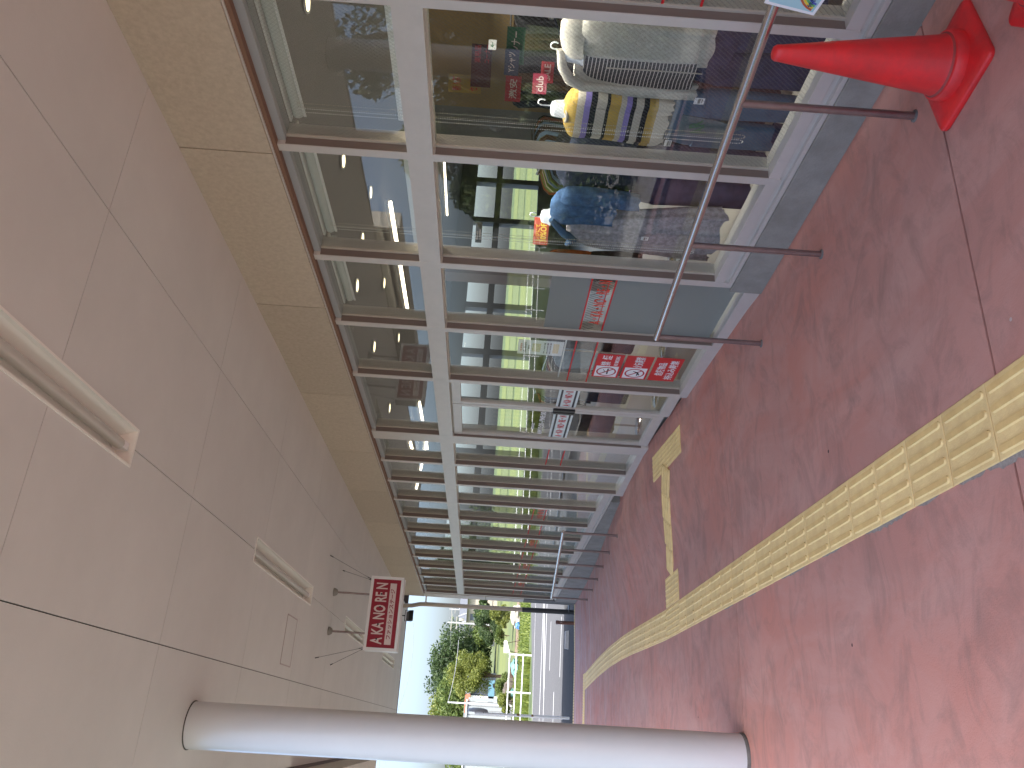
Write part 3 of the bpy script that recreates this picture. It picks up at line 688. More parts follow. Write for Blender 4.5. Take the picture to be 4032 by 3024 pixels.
# roller blinds with bead chains
for (a, c, lb) in ((1.58, 2.54, 'rolled up blind above the pane cut by the photo edge'), (2.60, 3.56, 'rolled up white blind at the top of the nearest whole pane'), (3.63, 4.66, 'rolled up white blind at the top of the second whole pane'), (4.74, 5.59, 'rolled up white blind at the top of the third pane')):
    t = thing('roller_blind', wpt((a+c)/2, 1.22, .2), lb, 'roller blind', 'rolled up blinds inside the shop window')
    b = B(); b.tube([wpt(a+.02, 1.235, .20), wpt(c-.02, 1.235, .20)], .032, 16); b.build('roll', M['blind'], t)
    b = B(); b.wbox(a+.01, c-.01, 1.268, 1.28, .15, .25); b.build('head_rail', M['white2'], t)
    b = B(); b.wbox(a+.03, c-.03, 1.185, 1.2, .172, .178); b.build('hem_bar', M['white2'], t)
    if c < 5:
        zb = -1.25
        for off in (.055, .095) if c > 3 else (.05,):
            b = B(); yc = c-.04-off; z = 1.21
            pts = [(yc-.018, z0) for z0 in [1.21-.0*q for q in range(1)]]
            while z > zb: b.lathe(wpt(yc-.014, z, .16), [(.0005,-.004),(.004,0),(.0005,.004)], 4, False); b.lathe(wpt(yc+.014, z, .16), [(.0005,-.004),(.004,0),(.0005,.004)], 4, False); z -= .0125
            for q in range(7): an = math.pi*q/6; b.lathe(wpt(yc+.014*math.cos(an), zb-.03*math.sin(an), .16), [(.0005,-.004),(.004,0),(.0005,.004)], 4, False)
            b.build('bead_chain', M['bead'] if off > .08 else M['white2'], t, kind='stuff')

# ================================================================ CLOTHES IN THE WINDOW
def loft(prof, n=40, folds=7, amp=.012, seed=0, z_amp=.006):
    """closed cloth body: rings (z, centre Y, half width, half depth, centre depth)"""
    rnd = random.Random(seed); ph = rnd.random()*6; ph2 = rnd.random()*6; vs = []; fs = []
    for i, (z, cy, hw, hd, d) in enumerate(prof):
        t_ = i/(len(prof)-1)
        for j in range(n):
            a = 2*math.pi*j/n; ca, sa = math.cos(a), math.sin(a)
            ex = math.copysign(abs(ca)**.8, ca)*hw; ey = math.copysign(abs(sa)**.8, sa)*hd
            f = amp*(.25+.75*t_)*(math.sin(folds*a+ph+1.5*t_)+.6*math.sin((folds*1.7)*a+ph2-2*t_))
            ey += f*(1 if sa >= 0 else -1)*abs(sa)**.3; ex += f*.4*ca
            zz = z+(z_amp*math.sin(5*a+ph) if i == len(prof)-1 else 0)
            Yv = cy+ex; vs.append((w(Yv)+d+ey, Yv, zz))
    for i in range(len(prof)-1):
        for j in range(n): fs.append((i*n+j, i*n+(j+1) % n, (i+1)*n+(j+1) % n, (i+1)*n+j))
    b = B(); b.add(vs, fs, True); b.add(vs[:n], [tuple(range(n))]); return b
def smooth_prof(keys, steps=4):
    out = []
    for i in range(len(keys)-1):
        p0 = keys[max(i-1, 0)]; p1 = keys[i]; p2 = keys[i+1]; p3 = keys[min(i+2, len(keys)-1)]
        for s in range(steps):
            t_ = s/steps
            out.append(tuple(.5*((2*b_)+(-a_+c_)*t_+(2*a_-5*b_+4*c_-d_)*t_*t_+(-a_+3*b_-3*c_+d_)*t_**3) for a_, b_, c_, d_ in zip(p0, p1, p2, p3)))
    out.append(keys[-1]); return out
def cloth(name, c, c2=None, rough=.92, scale=30):
    return P(name, c, rough, c2=c2 or tuple(x*.7 for x in c), vscale=scale, bump=.35, bscale=260, spec=.15)
def bust(parent, cy, z0, z1, r_, d):
    b = B(); b.lathe(wpt(cy, 0, d), [(r_*1.25, z0), (r_*1.0, z0+(z1-z0)*.35), (r_*.92, z0+(z1-z0)*.75), (r_*.75, z1-.006), (r_*.3, z1)], 20); return b.build('neck_form', M['bust'], parent)
def hook(parent, cy, z0, d, s=1):
    b = B(); pts = [wpt(cy, z0, d)]
    for q in range(9): an = math.pi*(q/8*1.25); pts.append(wpt(cy+s*.022*(1-math.cos(an)), z0+.05+.022*math.sin(an), d))
    b.tube(pts, .004, 6); return b.build('hanger_hook', M['bust'], parent)
def string(pts, r_=.0018): b = B(); b.tube(pts, r_, 4); return b

# hooded jacket over a striped shirt
t = thing('hooded_jacket', wpt(3.08, -.3, .3), 'open pale grey hooded zip jacket over a black striped shirt', 'jacket', 'clothes displayed in the shop window')
D = .32
jm = cloth('grey_fleece', (.66, .63, .56), (.52, .49, .43), scale=45)
loft(smooth_prof([(-.27,2.98,.05,.04,D),(-.31,2.94,.11,.07,D),(-.42,2.945,.13,.085,D),(-.6,2.955,.13,.085,D),(-.8,2.965,.12,.08,D),(-.97,2.96,.115,.075,D)]), 40, 5, .009, 3).build('left_front', jm, t)
loft(smooth_prof([(-.29,3.17,.03,.035,D),(-.32,3.215,.05,.05,D),(-.38,3.235,.045,.055,D-.01),(-.6,3.255,.05,.055,D-.015),(-.8,3.265,.045,.05,D-.01),(-.97,3.27,.038,.04,D-.01)]), 28, 4, .007, 4).build('sleeve', jm, t)
loft(smooth_prof([(-.195,2.93,.04,.035,D),(-.215,2.95,.085,.055,D),(-.26,2.965,.115,.075,D),(-.32,2.97,.12,.08,D)]), 32, 3, .006, 5).build('hood', jm, t)
b = B(); b.tube([wpt(3.05,-.205,D-.01),wpt(3.13,-.225,D-.05),wpt(3.185,-.27,D-.075),wpt(3.215,-.34,D-.085),wpt(3.22,-.44,D-.08),wpt(3.225,-.56,D-.07)], [.020,.026,.030,.028,.022,.010], 12); b.build('hood_edge', jm, t)
loft(smooth_prof([(-.33,3.08,.07,.04,D+.02),(-.37,3.09,.16,.065,D+.02),(-.5,3.10,.17,.07,D+.01),(-.75,3.11,.16,.07,D+.01),(-.93,3.12,.14,.06,D+.01)]), 40, 6, .006, 6).build('striped_shirt', stripe_mat('black_white_stripes', (.018,.014,.016), (.70,.66,.60), .0195, .24), t)
bust(t, 3.085, -.33, -.225, .045, D); hook(t, 3.06, -.225, D, -1)
b = B(); b.tube([wpt(3.075,-.45,D-.09),wpt(3.07,-.7,D-.09),wpt(3.073,-.95,D-.085)], .0035, 6); b.build('zip', M['bead'], t)
# striped jumper
t = thing('striped_jumper', wpt(3.48, -.3, .3), 'mustard, grey, lilac and black striped knitted jumper on a white neck form', 'jumper', 'clothes displayed in the shop window')
mu, gr, li, bl = (.56, .38, .10), (.60, .55, .47), (.32, .26, .62), (.022, .022, .03)
def zq(x): return -.265-(x-600)*.00075-wloc(t).z
seq = [(1500, gr), (1290, mu), (1220, bl), (1180, gr), (1120, bl), (1090, li), (1050, gr), (1010, mu), (930, bl), (905, gr), (835, bl), (790, li), (745, gr), (690, mu)]
km = bands_mat('banded_knit', [(zq(x), c) for x, c in seq])
loft(smooth_prof([(-.265,3.48,.055,.045,D),(-.285,3.485,.12,.065,D),(-.33,3.50,.165,.085,D),(-.45,3.505,.155,.09,D),(-.6,3.515,.155,.09,D),(-.76,3.535,.155,.085,D),(-.83,3.545,.14,.07,D),(-.86,3.54,.12,.06,D)]), 48, 6, .009, 7, .012).build('body', km, t)
loft(smooth_prof([(-.30,3.385,.03,.04,D-.01),(-.35,3.345,.06,.055,D-.02),(-.5,3.345,.055,.06,D-.03),(-.65,3.36,.055,.055,D-.03),(-.80,3.375,.045,.045,D-.03),(-.87,3.385,.035,.035,D-.02)]), 28, 3, .006, 8).build('sleeve', km, t)
b = B(); n = 24
b.tube([wpt(3.48+.055*math.cos(2*math.pi*q/n), -.275-.012*math.sin(2*math.pi*q/n), D-.02+.045*math.sin(2*math.pi*q/n)*-1) for q in range(n)], .011, 8, closed=True); b.build('collar', cloth('rib_collar', gr), t)
bust(t, 3.48, -.30, -.19, .05, D); hook(t, 3.46, -.19, D, -1)
# jeans
def jeans(name, label, c, c2, yc, hw, zt, zb, d, seed, wear=True):
    t = thing(name, wpt(yc, zt, d), label, 'trousers', 'clothes displayed in the shop window'); mt = cloth(name+'_cloth', c, c2, scale=14)
    loft(smooth_prof([(zt,yc,hw*.8,.05,d),(zt-.1,yc,hw*.95,.06,d),(zt-.2,yc,hw,.06,d)]), 32, 4, .005, seed).build('waist', mt, t)
    for s in (-1, 1):
        loft(smooth_prof([(zt-.16,yc+s*hw*.5,hw*.5,.058,d),(zt-.3,yc+s*hw*.52,hw*.47,.055,d),(zt-.45,yc+s*hw*.54,hw*.44,.05,d),(zb,yc+s*hw*.55,hw*.42,.045,d)]), 24, 3, .005, seed+s+2).build('leg', mt, t)
    return t
jeans('dark_jeans', 'dark indigo jeans hanging beneath the pale grey hooded jacket', (.055,.070,.15), (.03,.036,.075), 3.02, .23, -.90, -1.58, .36, 11)
jl = jeans('light_jeans', 'faded blue jeans with a pale patch beneath the striped jumper', (.12,.19,.28), (.08,.13,.20), 3.485, .21, -.88, -1.56, .33, 14)
b = B(); pd = .262
b.add([wpt(3.40,-.93,pd),wpt(3.54,-.92,pd),wpt(3.545,-1.17,pd),wpt(3.47,-1.30,pd),wpt(3.42,-1.10,pd)]+[wpt(3.40,-.93,pd+.004),wpt(3.54,-.92,pd+.004),wpt(3.545,-1.17,pd+.004),wpt(3.47,-1.30,pd+.004),wpt(3.42,-1.10,pd+.004)], [(0,1,2,3,4),(9,8,7,6,5)]+[(q,5+q,5+(q+1)%5,(q+1)%5) for q in range(5)])
b.build('patch', cloth('patch_cloth', (.20,.25,.27)), jl)
text('AR', 'lettering', P('green_patch_letters', (.10,.22,.12), .8), jl, wpt(3.525, -1.09, pd-.003), (.0135,-.93,.36), (0,.36,.93), .11, .085, .03)
loft(smooth_prof([(-1.49,3.57,.075,.045,.33),(-1.52,3.58,.08,.05,.33),(-1.545,3.58,.078,.048,.33)]), 20, 2, .002, 5).build('turned_hem', cloth('hem_denim', (.04,.05,.12)), jl)
for q_, (yc_, c_, lb_) in enumerate(((3.30, (.02,.02,.035), 'black trousers in the back row behind the faded jeans'), (2.86, (.03,.04,.09), 'dark navy trousers in the back row behind the indigo jeans'), (4.42, (.03,.022,.03), 'black brown trousers in the back row behind the ragged dress'), (3.93, (.045,.02,.025), 'wine coloured trousers in the back row beside the mullion'))):
    jeans('back_row_trousers', lb_, c_, tuple(x*.6 for x in c_), yc_, .27, -.92, -1.62, .72+.02*q_, 100+q_)
# denim shirt, grey dress
t = thing('denim_shirt', wpt(4.42, -.3, .3), 'blue denim shirt draped over a white neck form', 'shirt', 'clothes displayed in the shop window')
dm = cloth('blue_denim', (.08,.16,.32), (.045,.085,.17), scale=18)
loft(smooth_prof([(-.27,4.38,.05,.04,D),(-.31,4.37,.12,.07,D),(-.38,4.365,.15,.085,D),(-.5,4.35,.13,.085,D),(-.7,4.35,.13,.08,D)]), 36, 7, .014, 21).build('body', dm, t)
loft(smooth_prof([(-.33,4.235,.03,.04,D-.02),(-.38,4.215,.055,.055,D-.03),(-.55,4.21,.052,.055,D-.03),(-.78,4.23,.05,.05,D-.03),(-.84,4.235,.045,.045,D-.03)]), 24, 4, .010, 22).build('sleeve', dm, t)
b = B(); b.tube([wpt(4.44,-.28,D-.06),wpt(4.56,-.38,D-.08),wpt(4.62,-.45,D-.08),wpt(4.72,-.42,D-.05)], [.02,.028,.03,.02], 10); b.build('collar', dm, t)
bust(t, 4.49, -.28, -.21, .05, D); hook(t, 4.50, -.21, D, -1)
t = thing('grey_dress', wpt(4.58, -.5, .3), 'long ragged pale grey mottled knitted dress below the denim shirt', 'dress', 'clothes displayed in the shop window')
loft(smooth_prof([(-.40,4.55,.05,.04,D),(-.46,4.56,.11,.07,D),(-.6,4.60,.16,.08,D),(-.9,4.585,.20,.085,D),(-1.2,4.57,.24,.09,D),(-1.44,4.565,.25,.09,D)]), 56, 9, .018, 31, .02).build('body', cloth('mottled_knit', (.50,.47,.50), (.27,.25,.27), scale=34), t)
# garments further back
def simple_top(name, label, c, yc, hw, zt, zb, d, seed, cat='shirt'):
    t = thing(name, wpt(yc, zt, d), label, cat, 'clothes displayed in the shop window'); mt = cloth(name+'_cloth', c)
    loft(smooth_prof([(zt,yc,.05,.04,d),(zt-.04,yc,hw*.7,.06,d),(zt-.09,yc,hw*.95,.075,d),(zt-.3,yc,hw*.85,.075,d),(zb,yc,hw*.85,.07,d)]), 32, 6, .010, seed).build('body', mt, t)
    for s in (-1, 1): loft(smooth_prof([(zt-.06,yc+s*hw*.8,.03,.035,d),(zt-.12,yc+s*hw*1.05,.045,.045,d),(zb+.05,yc+s*hw*1.12,.04,.04,d)]), 16, 3, .006, seed+s+5).build('sleeve', mt, t)
    return t
simple_top('black_shirt', 'black top hanging behind the striped jumper', (.014,.014,.017), 3.80, .17, -.30, -.98, .55, 41)
simple_top('navy_shirt', 'navy denim top hanging behind the blue denim shirt', (.022,.028,.05), 4.08, .19, -.28, -.80, .42, 45)
jeans('plum_trousers', 'plum grey wide trousers hanging beneath the navy top', (.10,.085,.15), (.065,.05,.09), 4.16, .28, -.80, -1.58, .46, 51)
jeans('maroon_trousers', 'dark maroon trousers hanging behind the striped jumper', (.055,.018,.022), (.03,.012,.015), 3.78, .17, -.90, -1.5, .55, 55)
loftt = thing('brown_skirt', wpt(4.75, -.8, .5), 'dark brown skirt beside the ragged grey dress', 'skirt', 'clothes displayed in the shop window')
loft(smooth_prof([(-.78,4.78,.10,.06,.5),(-1.0,4.79,.14,.07,.5),(-1.5,4.80,.17,.08,.5)]), 32, 7, .012, 61).build('body', cloth('brown_cloth', (.06,.03,.025)), loftt)
def on_stand(yc, d, c1, c2, lab1, lab2, seed):
    t = thing('display_stand', wpt(yc, -1.7, d), lab1, 'stand', 'garment stands inside the door')
    b = B(); b.lathe(wpt(yc, -1.70, d), [(.17, 0), (.17, .012), (.02, .02)], 28); b.build('base', M['steel'], t)
    b = B(); b.tube([wpt(yc, -1.69, d), wpt(yc, -.35, d)], .012, 8); b.build('pole', M['steel'], t)
    t = thing('coat', wpt(yc, -.4, d), lab2, 'coat', 'coats on stands inside the door'); 
    loft(smooth_prof([(-.38,yc,.05,.04,d),(-.44,yc,.15,.08,d),(-.55,yc,.2,.10,d),(-.85,yc,.19,.10,d)]), 36, 5, .008, seed).build('body', cloth('coat_cloth', c1), t)
    loft(smooth_prof([(-.80,yc,.17,.09,d+.001),(-1.0,yc,.2,.11,d),(-1.38,yc,.22,.12,d)]), 36, 6, .012, seed+1).build('lower_cloth', cloth('lower_cloth', c2), t)
on_stand(7.75, .55, (.30,.26,.19), (.022,.030,.055), 'chrome stand carrying the tan and navy outfit', 'tan top with long navy skirt on a chrome stand', 71)
on_stand(7.35, .95, (.05,.045,.05), (.075,.035,.035), 'chrome stand carrying the maroon outfit', 'black top with long maroon skirt on a chrome stand', 75)
on_stand(8.75, .55, (.09,.07,.04), (.035,.028,.03), 'chrome stand carrying the brown outfit', 'brown dress on a chrome stand behind the pane past the door', 79)
on_stand(7.0, 1.6, (.42,.10,.03), (.045,.03,.03), 'chrome stand carrying the orange outfit', 'orange top with dark skirt just inside the door', 83)

def tag_on(t, Y, z, d, wd, h):
    b = B(); b.wbox(Y-wd/2, Y+wd/2, z-h/2, z+h/2, d, d+.0012); o = b.build('price_tag', M['print_w'], t)
    b = B(); b.wbox(Y-wd/2+.006, Y+wd/2-.006, z-h*.1, z+h*.15, d-.0008, d-.0002); b.wbox(Y-wd/2+.006, Y+wd/2-.014, z-h*.3, z-h*.2, d-.0008, d-.0002); b.build('print', M['plinth'], o)
for (nm, Y_, z_, d_, wd_, h_) in (('striped_jumper', 3.585, -.885, .22, .05, .04), ('hooded_jacket', 3.262, -.985, .235, .045, .055), ('grey_dress', 4.50, -.93, .20, .04, .05), ('grey_dress', 4.70, -1.21, .16, .085, .05)):
    tag_on(bpy.data.objects[nm], Y_, z_, d_, wd_, h_)
# rails of dark clothes deeper in the shop
def rack(x0, y0, x1, y1, n, lab, palette, seed, zt=-.35, zl=-1.15):
    t = thing('clothes_rail', (x0, y0, -1.7), lab, 'clothes rail', 'rails of clothes deeper in the shop'); rnd = random.Random(seed)
    b = B(); b.tube([(x0,y0,zt+.04),(x1,y1,zt+.04)], .014, 8)
    for (x_, y_) in ((x0,y0),(x1,y1)): b.tube([(x_,y_,zt+.04),(x_,y_,-1.7)], .014, 8)
    b.build('frame', M['steel'], t)
    dx, dy = (x1-x0), (y1-y0); L_ = math.hypot(dx, dy); ux, uy = dx/L_, dy/L_; px, py = -uy, ux
    for k in range(n):
        q = (k+.5)/n; cx, cy = x0+dx*q, y0+dy*q; zb = zl-rnd.random()*.18; hw = .21+rnd.random()*.05; th = .022; b = B()
        prof = [(0, .03), (-.06, hw*.75), (-.14, hw), (-.45, hw*.85), (zb-zt, hw*(.85+.25*rnd.random()))]
        vs = []
        for (z, h) in prof:
            for (a, c) in ((-1,-1),(1,-1),(1,1),(-1,1)): vs.append((cx+px*h*a+ux*th*c, cy+py*h*a+uy*th*c, zt+z))
        fs = [(4*i+j, 4*i+(j+1) % 4, 4*i+4+(j+1) % 4, 4*i+4+j) for i in range(len(prof)-1) for j in range(4)]+[(0,1,2,3),(19,18,17,16)]
        b.add(vs, fs); b.build('hanging_garment', rnd.choice(palette), t)
PAL = [cloth('dark_stock_%s' % n, c) for n, c in (('black', (.015,.015,.017)), ('charcoal', (.04,.04,.042)), ('navy', (.02,.025,.05)), ('olive', (.04,.045,.02)), ('brown', (.06,.035,.02)))]
PAL2 = PAL+[cloth('stock_%s' % n, c) for n, c in (('moss', (.14,.19,.05)), ('cream', (.45,.40,.32)), ('rust', (.25,.07,.03)), ('sky', (.15,.22,.30)))]
rack(5.2, 3.6, 6.4, 5.6, 16, 'rail of black clothes behind the jumper', PAL, 1, -.30, -1.1)
rack(5.0, 5.9, 6.6, 8.2, 16, 'rail of mixed clothes behind the blue denim shirt', PAL2, 2, -.35, -1.2)
rack(8.3, 5.3, 9.0, 9.4, 24, 'long rail of dark clothes near the ochre wall', PAL, 3, .12, -.75)
rack(7.0, 8.5, 9.5, 10.5, 18, 'rail of mixed clothes in the middle of the shop', PAL2, 4, -.3, -1.1)
rack(4.8, 9.6, 5.6, 13.0, 20, 'rail of mixed clothes behind the panes past the door', PAL2, 5, -.7, -1.45)
rack(10.2, 7.5, 13.5, 8.5, 22, 'back rail of dark clothes by the wall posters', PAL, 6, .1, -.9)
# hanging signs inside
def board(cx, cy, cz, wd, h, mat, name, lab, cat, txt=(), tilt=0.0, d=.02):
    c = Vector((cx, cy, cz)); n = Vector((-cx, -cy, 0)).normalized(); r_ = Vector((-n.y, n.x, 0))*1; r_ = Vector((n.y*-1, n.x, 0))
    r_ = Vector((0,0,1)).cross(n)                    # reading direction seen from the camera side
    t = thing(name, c, lab, cat); b = B(); u_ = Vector((0,0,1))
    b.hexa([c-r_*wd/2-u_*h/2, c+r_*wd/2-u_*h/2, c+r_*wd/2-u_*h/2-n*d, c-r_*wd/2-u_*h/2-n*d, c-r_*wd/2+u_*h/2, c+r_*wd/2+u_*h/2, c+r_*wd/2+u_*h/2-n*d, c-r_*wd/2+u_*h/2-n*d])
    b.build('board', mat, t)
    for (s, x_, y_, ww, hh, mt) in txt: text(s, 'lettering', mt, t, c-r_*(wd/2-x_)+u_*(y_-h/2)+n*.002, r_, u_, ww, hh, .012)
    return t
def board_px(pxa, pya, pxb, pyb, X, *a, **k):       # spanned between two measured corners at depth plane X
    ra = ray(pxa, pya); rb = ray(pxb, pyb); ra *= X/ra.x; rb *= X/rb.x
    c = (ra+rb)/2; return c, abs((ra-rb).z), (Vector((ra.x, ra.y, 0))-Vector((rb.x, rb.y, 0))).length
def bpx(px, py, X): k_ = ray(px, py); return k_*(X/k_.x)
c = bpx(1895, 256, 9.1)
board(c.x, c.y, c.z, .62, .30, P('maroon_board', (.10,.010,.02), .5), 'department_sign', 'maroon sign with pale characters on the ochre shop wall', 'sign', [('実用品', .34, .16, .24, .10, M['red']), ('コーナー', .34, .03, .26, .08, M['red'])])
c = bpx(1830, 330, 9.0)
board(c.x, c.y, c.z, .26, .50, P('yellow_poster', (.45,.31,.07), .6), 'sale_poster', 'yellow poster with red characters beside the maroon sign', 'poster', [('新入荷', .03, .30, .2, .14, M['red']), ('セール', .03, .06, .2, .12, M['red'])])
c = bpx(1939, 176, 8.8)
board(c.x, c.y, c.z, .13, .11, M['print_w'], 'exit_arrow_sign', 'small white sign with a green arrow inside the shop', 'sign', [('←', .03, .03, .07, .05, P('green_print', (.02,.25,.09), .5))])
c = bpx(1885, 915, 9.5)
board(c.x, c.y, c.z, .42, .13, P('charcoal_board', (.05,.045,.04), .5), 'department_sign', 'dark sign reading MENS CASUAL near the end windows', 'sign', [("MEN'S", .06, .075, .17, .035, M['cream']), ('CASUAL', .06, .02, .22, .035, M['cream'])])
q = atw(2130, 910, .5)
board(q.x, q.y, -.24, .20, .11, P('rust_card', (.36,.05,.03), .6), 'discount_card', 'rust red discount card with yellow 30%OFF beside the neck form', 'card', [('レジにて', .03, .065, .12, .03, P('yellow_print', (.75,.55,.08), .5)), ('30%OFF', .02, .015, .16, .045, bpy.data.materials['yellow_print'])], d=.003)
for i, (px, py, X, wd, h, c, lab, s) in enumerate([(2030, 180, 6.2, .34, .18, (.03,.12,.06), 'green sale card on the dark rail', 'インナー'), (2015, 245, 6.0, .24, .14, (.03,.04,.10), 'dark blue shirt card on the dark rail', 'Yシャツ'), (2020, 350, 6.4, .26, .17, (.45,.02,.04), 'red card with white characters on the dark rail', '激安'), (2155, 285, 5.2, .17, .11, (.40,.02,.03), 'red and white price card behind the jacket', 'SALE'), (2125, 330, 5.0, .16, .12, (.30,.015,.05), 'crimson round edged card behind the jumper', 'club')]):
    k_ = ray(px, py); k_ *= X/k_.x
    board(k_.x, k_.y, k_.z, wd, h, P('card_%d' % i, c, .6), 'shop_card', lab, 'card', [(s, wd*.12, h*.25, wd*.76, h*.5, M['cream'])], d=.004)

# lamps inside the shop
def tube_lamp(p0, p1, lab, power=0):
    p0, p1 = Vector(p0), Vector(p1); c = (p0+p1)/2; t = thing('tube_lamp', c, lab, 'lamp', 'lit tube lamps on the shop ceiling')
    b = B(); b.tube([p0, p1], .016, 8); b.build('tube', M['lamp'], t)
    b = B(); n_ = (p1-p0).normalized(); s_ = n_.cross(Vector((0,0,1)))*.03; u_ = Vector((0,0,.03))
    b.hexa([p0-s_+u_*.8, p0+s_+u_*.8, p1+s_+u_*.8, p1-s_+u_*.8, p0-s_+u_*2, p0+s_+u_*2, p1+s_+u_*2, p1-s_+u_*2]); b.build('housing', M['white2'], t)
    if power:
        ld = bpy.data.lights.new('tube_light', 'AREA'); ld.shape = 'RECTANGLE'; ld.size = .12; ld.size_y = (p1-p0).length; ld.energy = power; ld.color = (1, .94, .86); ld.spread = R(120)
        lo = bpy.data.objects.new('tube_light', ld); col.objects.link(lo); lo.parent = t
        lo.rotation_euler = (0, 0, math.atan2(n_.y, n_.x)-math.pi/2); lo.location = (0, 0, -.04)
        if p0.x < 3.5: lo.rotation_euler = (0, R(-38), math.atan2(n_.y, n_.x)-math.pi/2); ld.spread = R(100)
ZL = 1.30
for i, (a, c) in enumerate([((1730, 35), (1746, 363)), ((1752, 430), (1741, 560)), ((1796, 40), (1770, 293)), ((1779, 38), (1784, 165)), ((1617, 1740), (1634, 1808)), ((1693, 1690), (1640, 1925)), ((1885, 1765), (1878, 1815))][:6]):
    p0, p1 = atz(*a, ZL), atz(*c, ZL)
    if p0.y > 17.5 or p1.y > 17.5 or p0.x > 16.8 or p1.x > 16.8 or p0.x < 3.2: continue
    tube_lamp(p0, p1, ['long lit tube lamp seen in the nearest pane', 'short lit tube lamp left of the long one', 'lit tube lamp on the right of a slanting pair', 'lit tube lamp on the left of a slanting pair', 'short lit tube lamp in a top pane past the door', 'long lit tube lamp past the door'][i])
for i, (x_, y_, p_) in enumerate([(3.24, 3.0, 15), (3.24, 4.4, 13), (5.0, 13.5, 8), (9.8, 12.5, 16), (7.9, 7.0, 26), (5.2, 8.3, 12)]):
    hl, zz = (.6, .62) if i < 2 else (1.2, 1.30)  # the first two are added fill lights that brighten the window garments
    tube_lamp((x_, y_-hl, zz), (x_, y_+hl, zz), ['added fill light behind the transom over the jumper', 'added fill light behind the transom over the denim shirt', 'lit tube lamp above the far rail', 'lit tube lamp near the end windows', 'lit tube lamp by the ochre wall', 'lit tube lamp above the stands by the door'][i], p_)
for i, (px, py) in enumerate([(1213, 8), (1354, 632), (1461, 758), (1429, 941), (1408, 1125), (1514, 1115), (1475, 1365), (1571, 1330), (1535, 1607), (1610, 1680)]):
    p = atz(px, py, 1.395)
    if p.y > 17.5 or p.x < 3.3: continue
    t = thing('downlight', p, ['downlight at the photo edge above the nearest pane', 'first small downlight left of the nearest mullion', 'downlight beside the reflected sky in the second top pane', 'pale downlight at the bottom of the second top pane', 'bright downlight in the middle of the third top pane', 'small downlight near the reflected sky in the third top pane', 'bright downlight in the fourth top pane', 'downlight above the reflected sign in the fourth top pane', 'downlight in the door top pane', 'elongated downlight at the end of the door top pane'][i], 'downlight', 'round lit downlights in the shop ceiling')
    b = B(); b.lathe(tuple(p), [(.055, 0), (.055, .01)], 20); b.build('lens', M['down'], t)
    b = B(); b.lathe(tuple(p), [(.056, .004), (.07, -.002), (.072, .012)], 20); b.build('trim_ring', M['white2'], t)

# ================================================================ HANDRAILS
def rail_at(Y, X): return None
def handrail(posts, rail, lab, rr, pr):
    t = thing('handrail', (posts[0][0], posts[0][1], posts[0][2]), lab, 'handrail', 'steel handrails beside the shop front')
    b = B(); b.tube(rail, rr, 24); b.build('top_rail', M['steel'], t)
    (xa, ya, za), (xb, yb, zb) = rail[0], rail[-1]
    for (x_, y_, z_) in posts:
        q = (y_-ya)/(yb-ya); zt = za+(zb-za)*q; xt = xa+(xb-xa)*q
        b = B(); b.tube([(xt, y_, z_-.01), (xt, y_, zt-.005)], pr, 18); b.build('post', M['steel2'], t)
        b = B(); b.lathe((xt, y_, z_), [(pr+.012, -.004), (pr+.010, .004), (pr, .006)], 18); b.build('post_collar', M['apron'], t)
handrail([(2.62,-1.6,zf(2.6,-1.6)),(2.62,-.53,zf(2.6,-.53)),(2.61,.53,zf(2.6,.53)),(2.605,1.59,zf(2.6,1.59)),(2.6,2.64,zf(2.6,2.64)),(2.575,3.725,zf(2.57,3.725)),(2.565,4.825,zf(2.56,4.825))],
         [(2.635,-1.7,-.80),(2.601,2.136,-.955),(2.565,4.85,-1.072)], 'nearer brushed steel handrail crossing in front of the window display', .0215, .0175)
handrail([(2.48,10.38,zf(2.47,10.38)),(2.47,11.38,zf(2.47,11.38)),(2.46,12.37,zf(2.46,12.37)),(2.45,13.39,zf(2.45,13.39)),(2.435,14.39,zf(2.43,14.39)),(2.42,15.41,zf(2.42,15.41))],
         [(2.487,10.34,-.985),(2.421,15.46,-1.285)], 'farther steel handrail with six posts beyond the sliding door', .0215, .0175)
# card hung on the nearer rail
t = thing('rail_notice', (2.58, 2.1, -1.05), 'white edged rainbow notice tied to the nearer handrail, cut by the photo edge', 'notice')
pc = [atw(2995, 8, -.44), atw(3226, 68, -.44)]
o_, e_ = pc; dd = (e_-o_); zz = dd.normalized()
rgt = Vector((0, -1, -.19)).normalized()      # towards the photo edge
dwn = Vector((0, .19, -1)).normalized()
o_ = atw(3008, 12, -.44); hgt = .205
q = [o_, o_+rgt*.30, o_+rgt*.30+dwn*hgt, o_+dwn*hgt]; nb = Vector((.003, 0, 0))
b = B(); b.hexa([q[3], q[2], q[2]+nb, q[3]+nb, q[0], q[1], q[1]+nb, q[0]+nb]); b.build('card', M['print_w'], t)
i_ = .012; q2 = [o_+rgt*i_+dwn*i_, o_+rgt*(.30-i_)+dwn*i_, o_+rgt*(.30-i_)+dwn*(hgt-i_), o_+rgt*i_+dwn*(hgt-i_)]; nb = Vector((-.001, 0, 0))
b = B(); b.hexa([q2[3]+nb, q2[2]+nb, q2[2], q2[3], q2[0]+nb, q2[1]+nb, q2[1], q2[0]]); b.build('print', P('pale_blue_print', (.42,.66,.70), .5), t)
c0 = o_+rgt*.125+dwn*.20
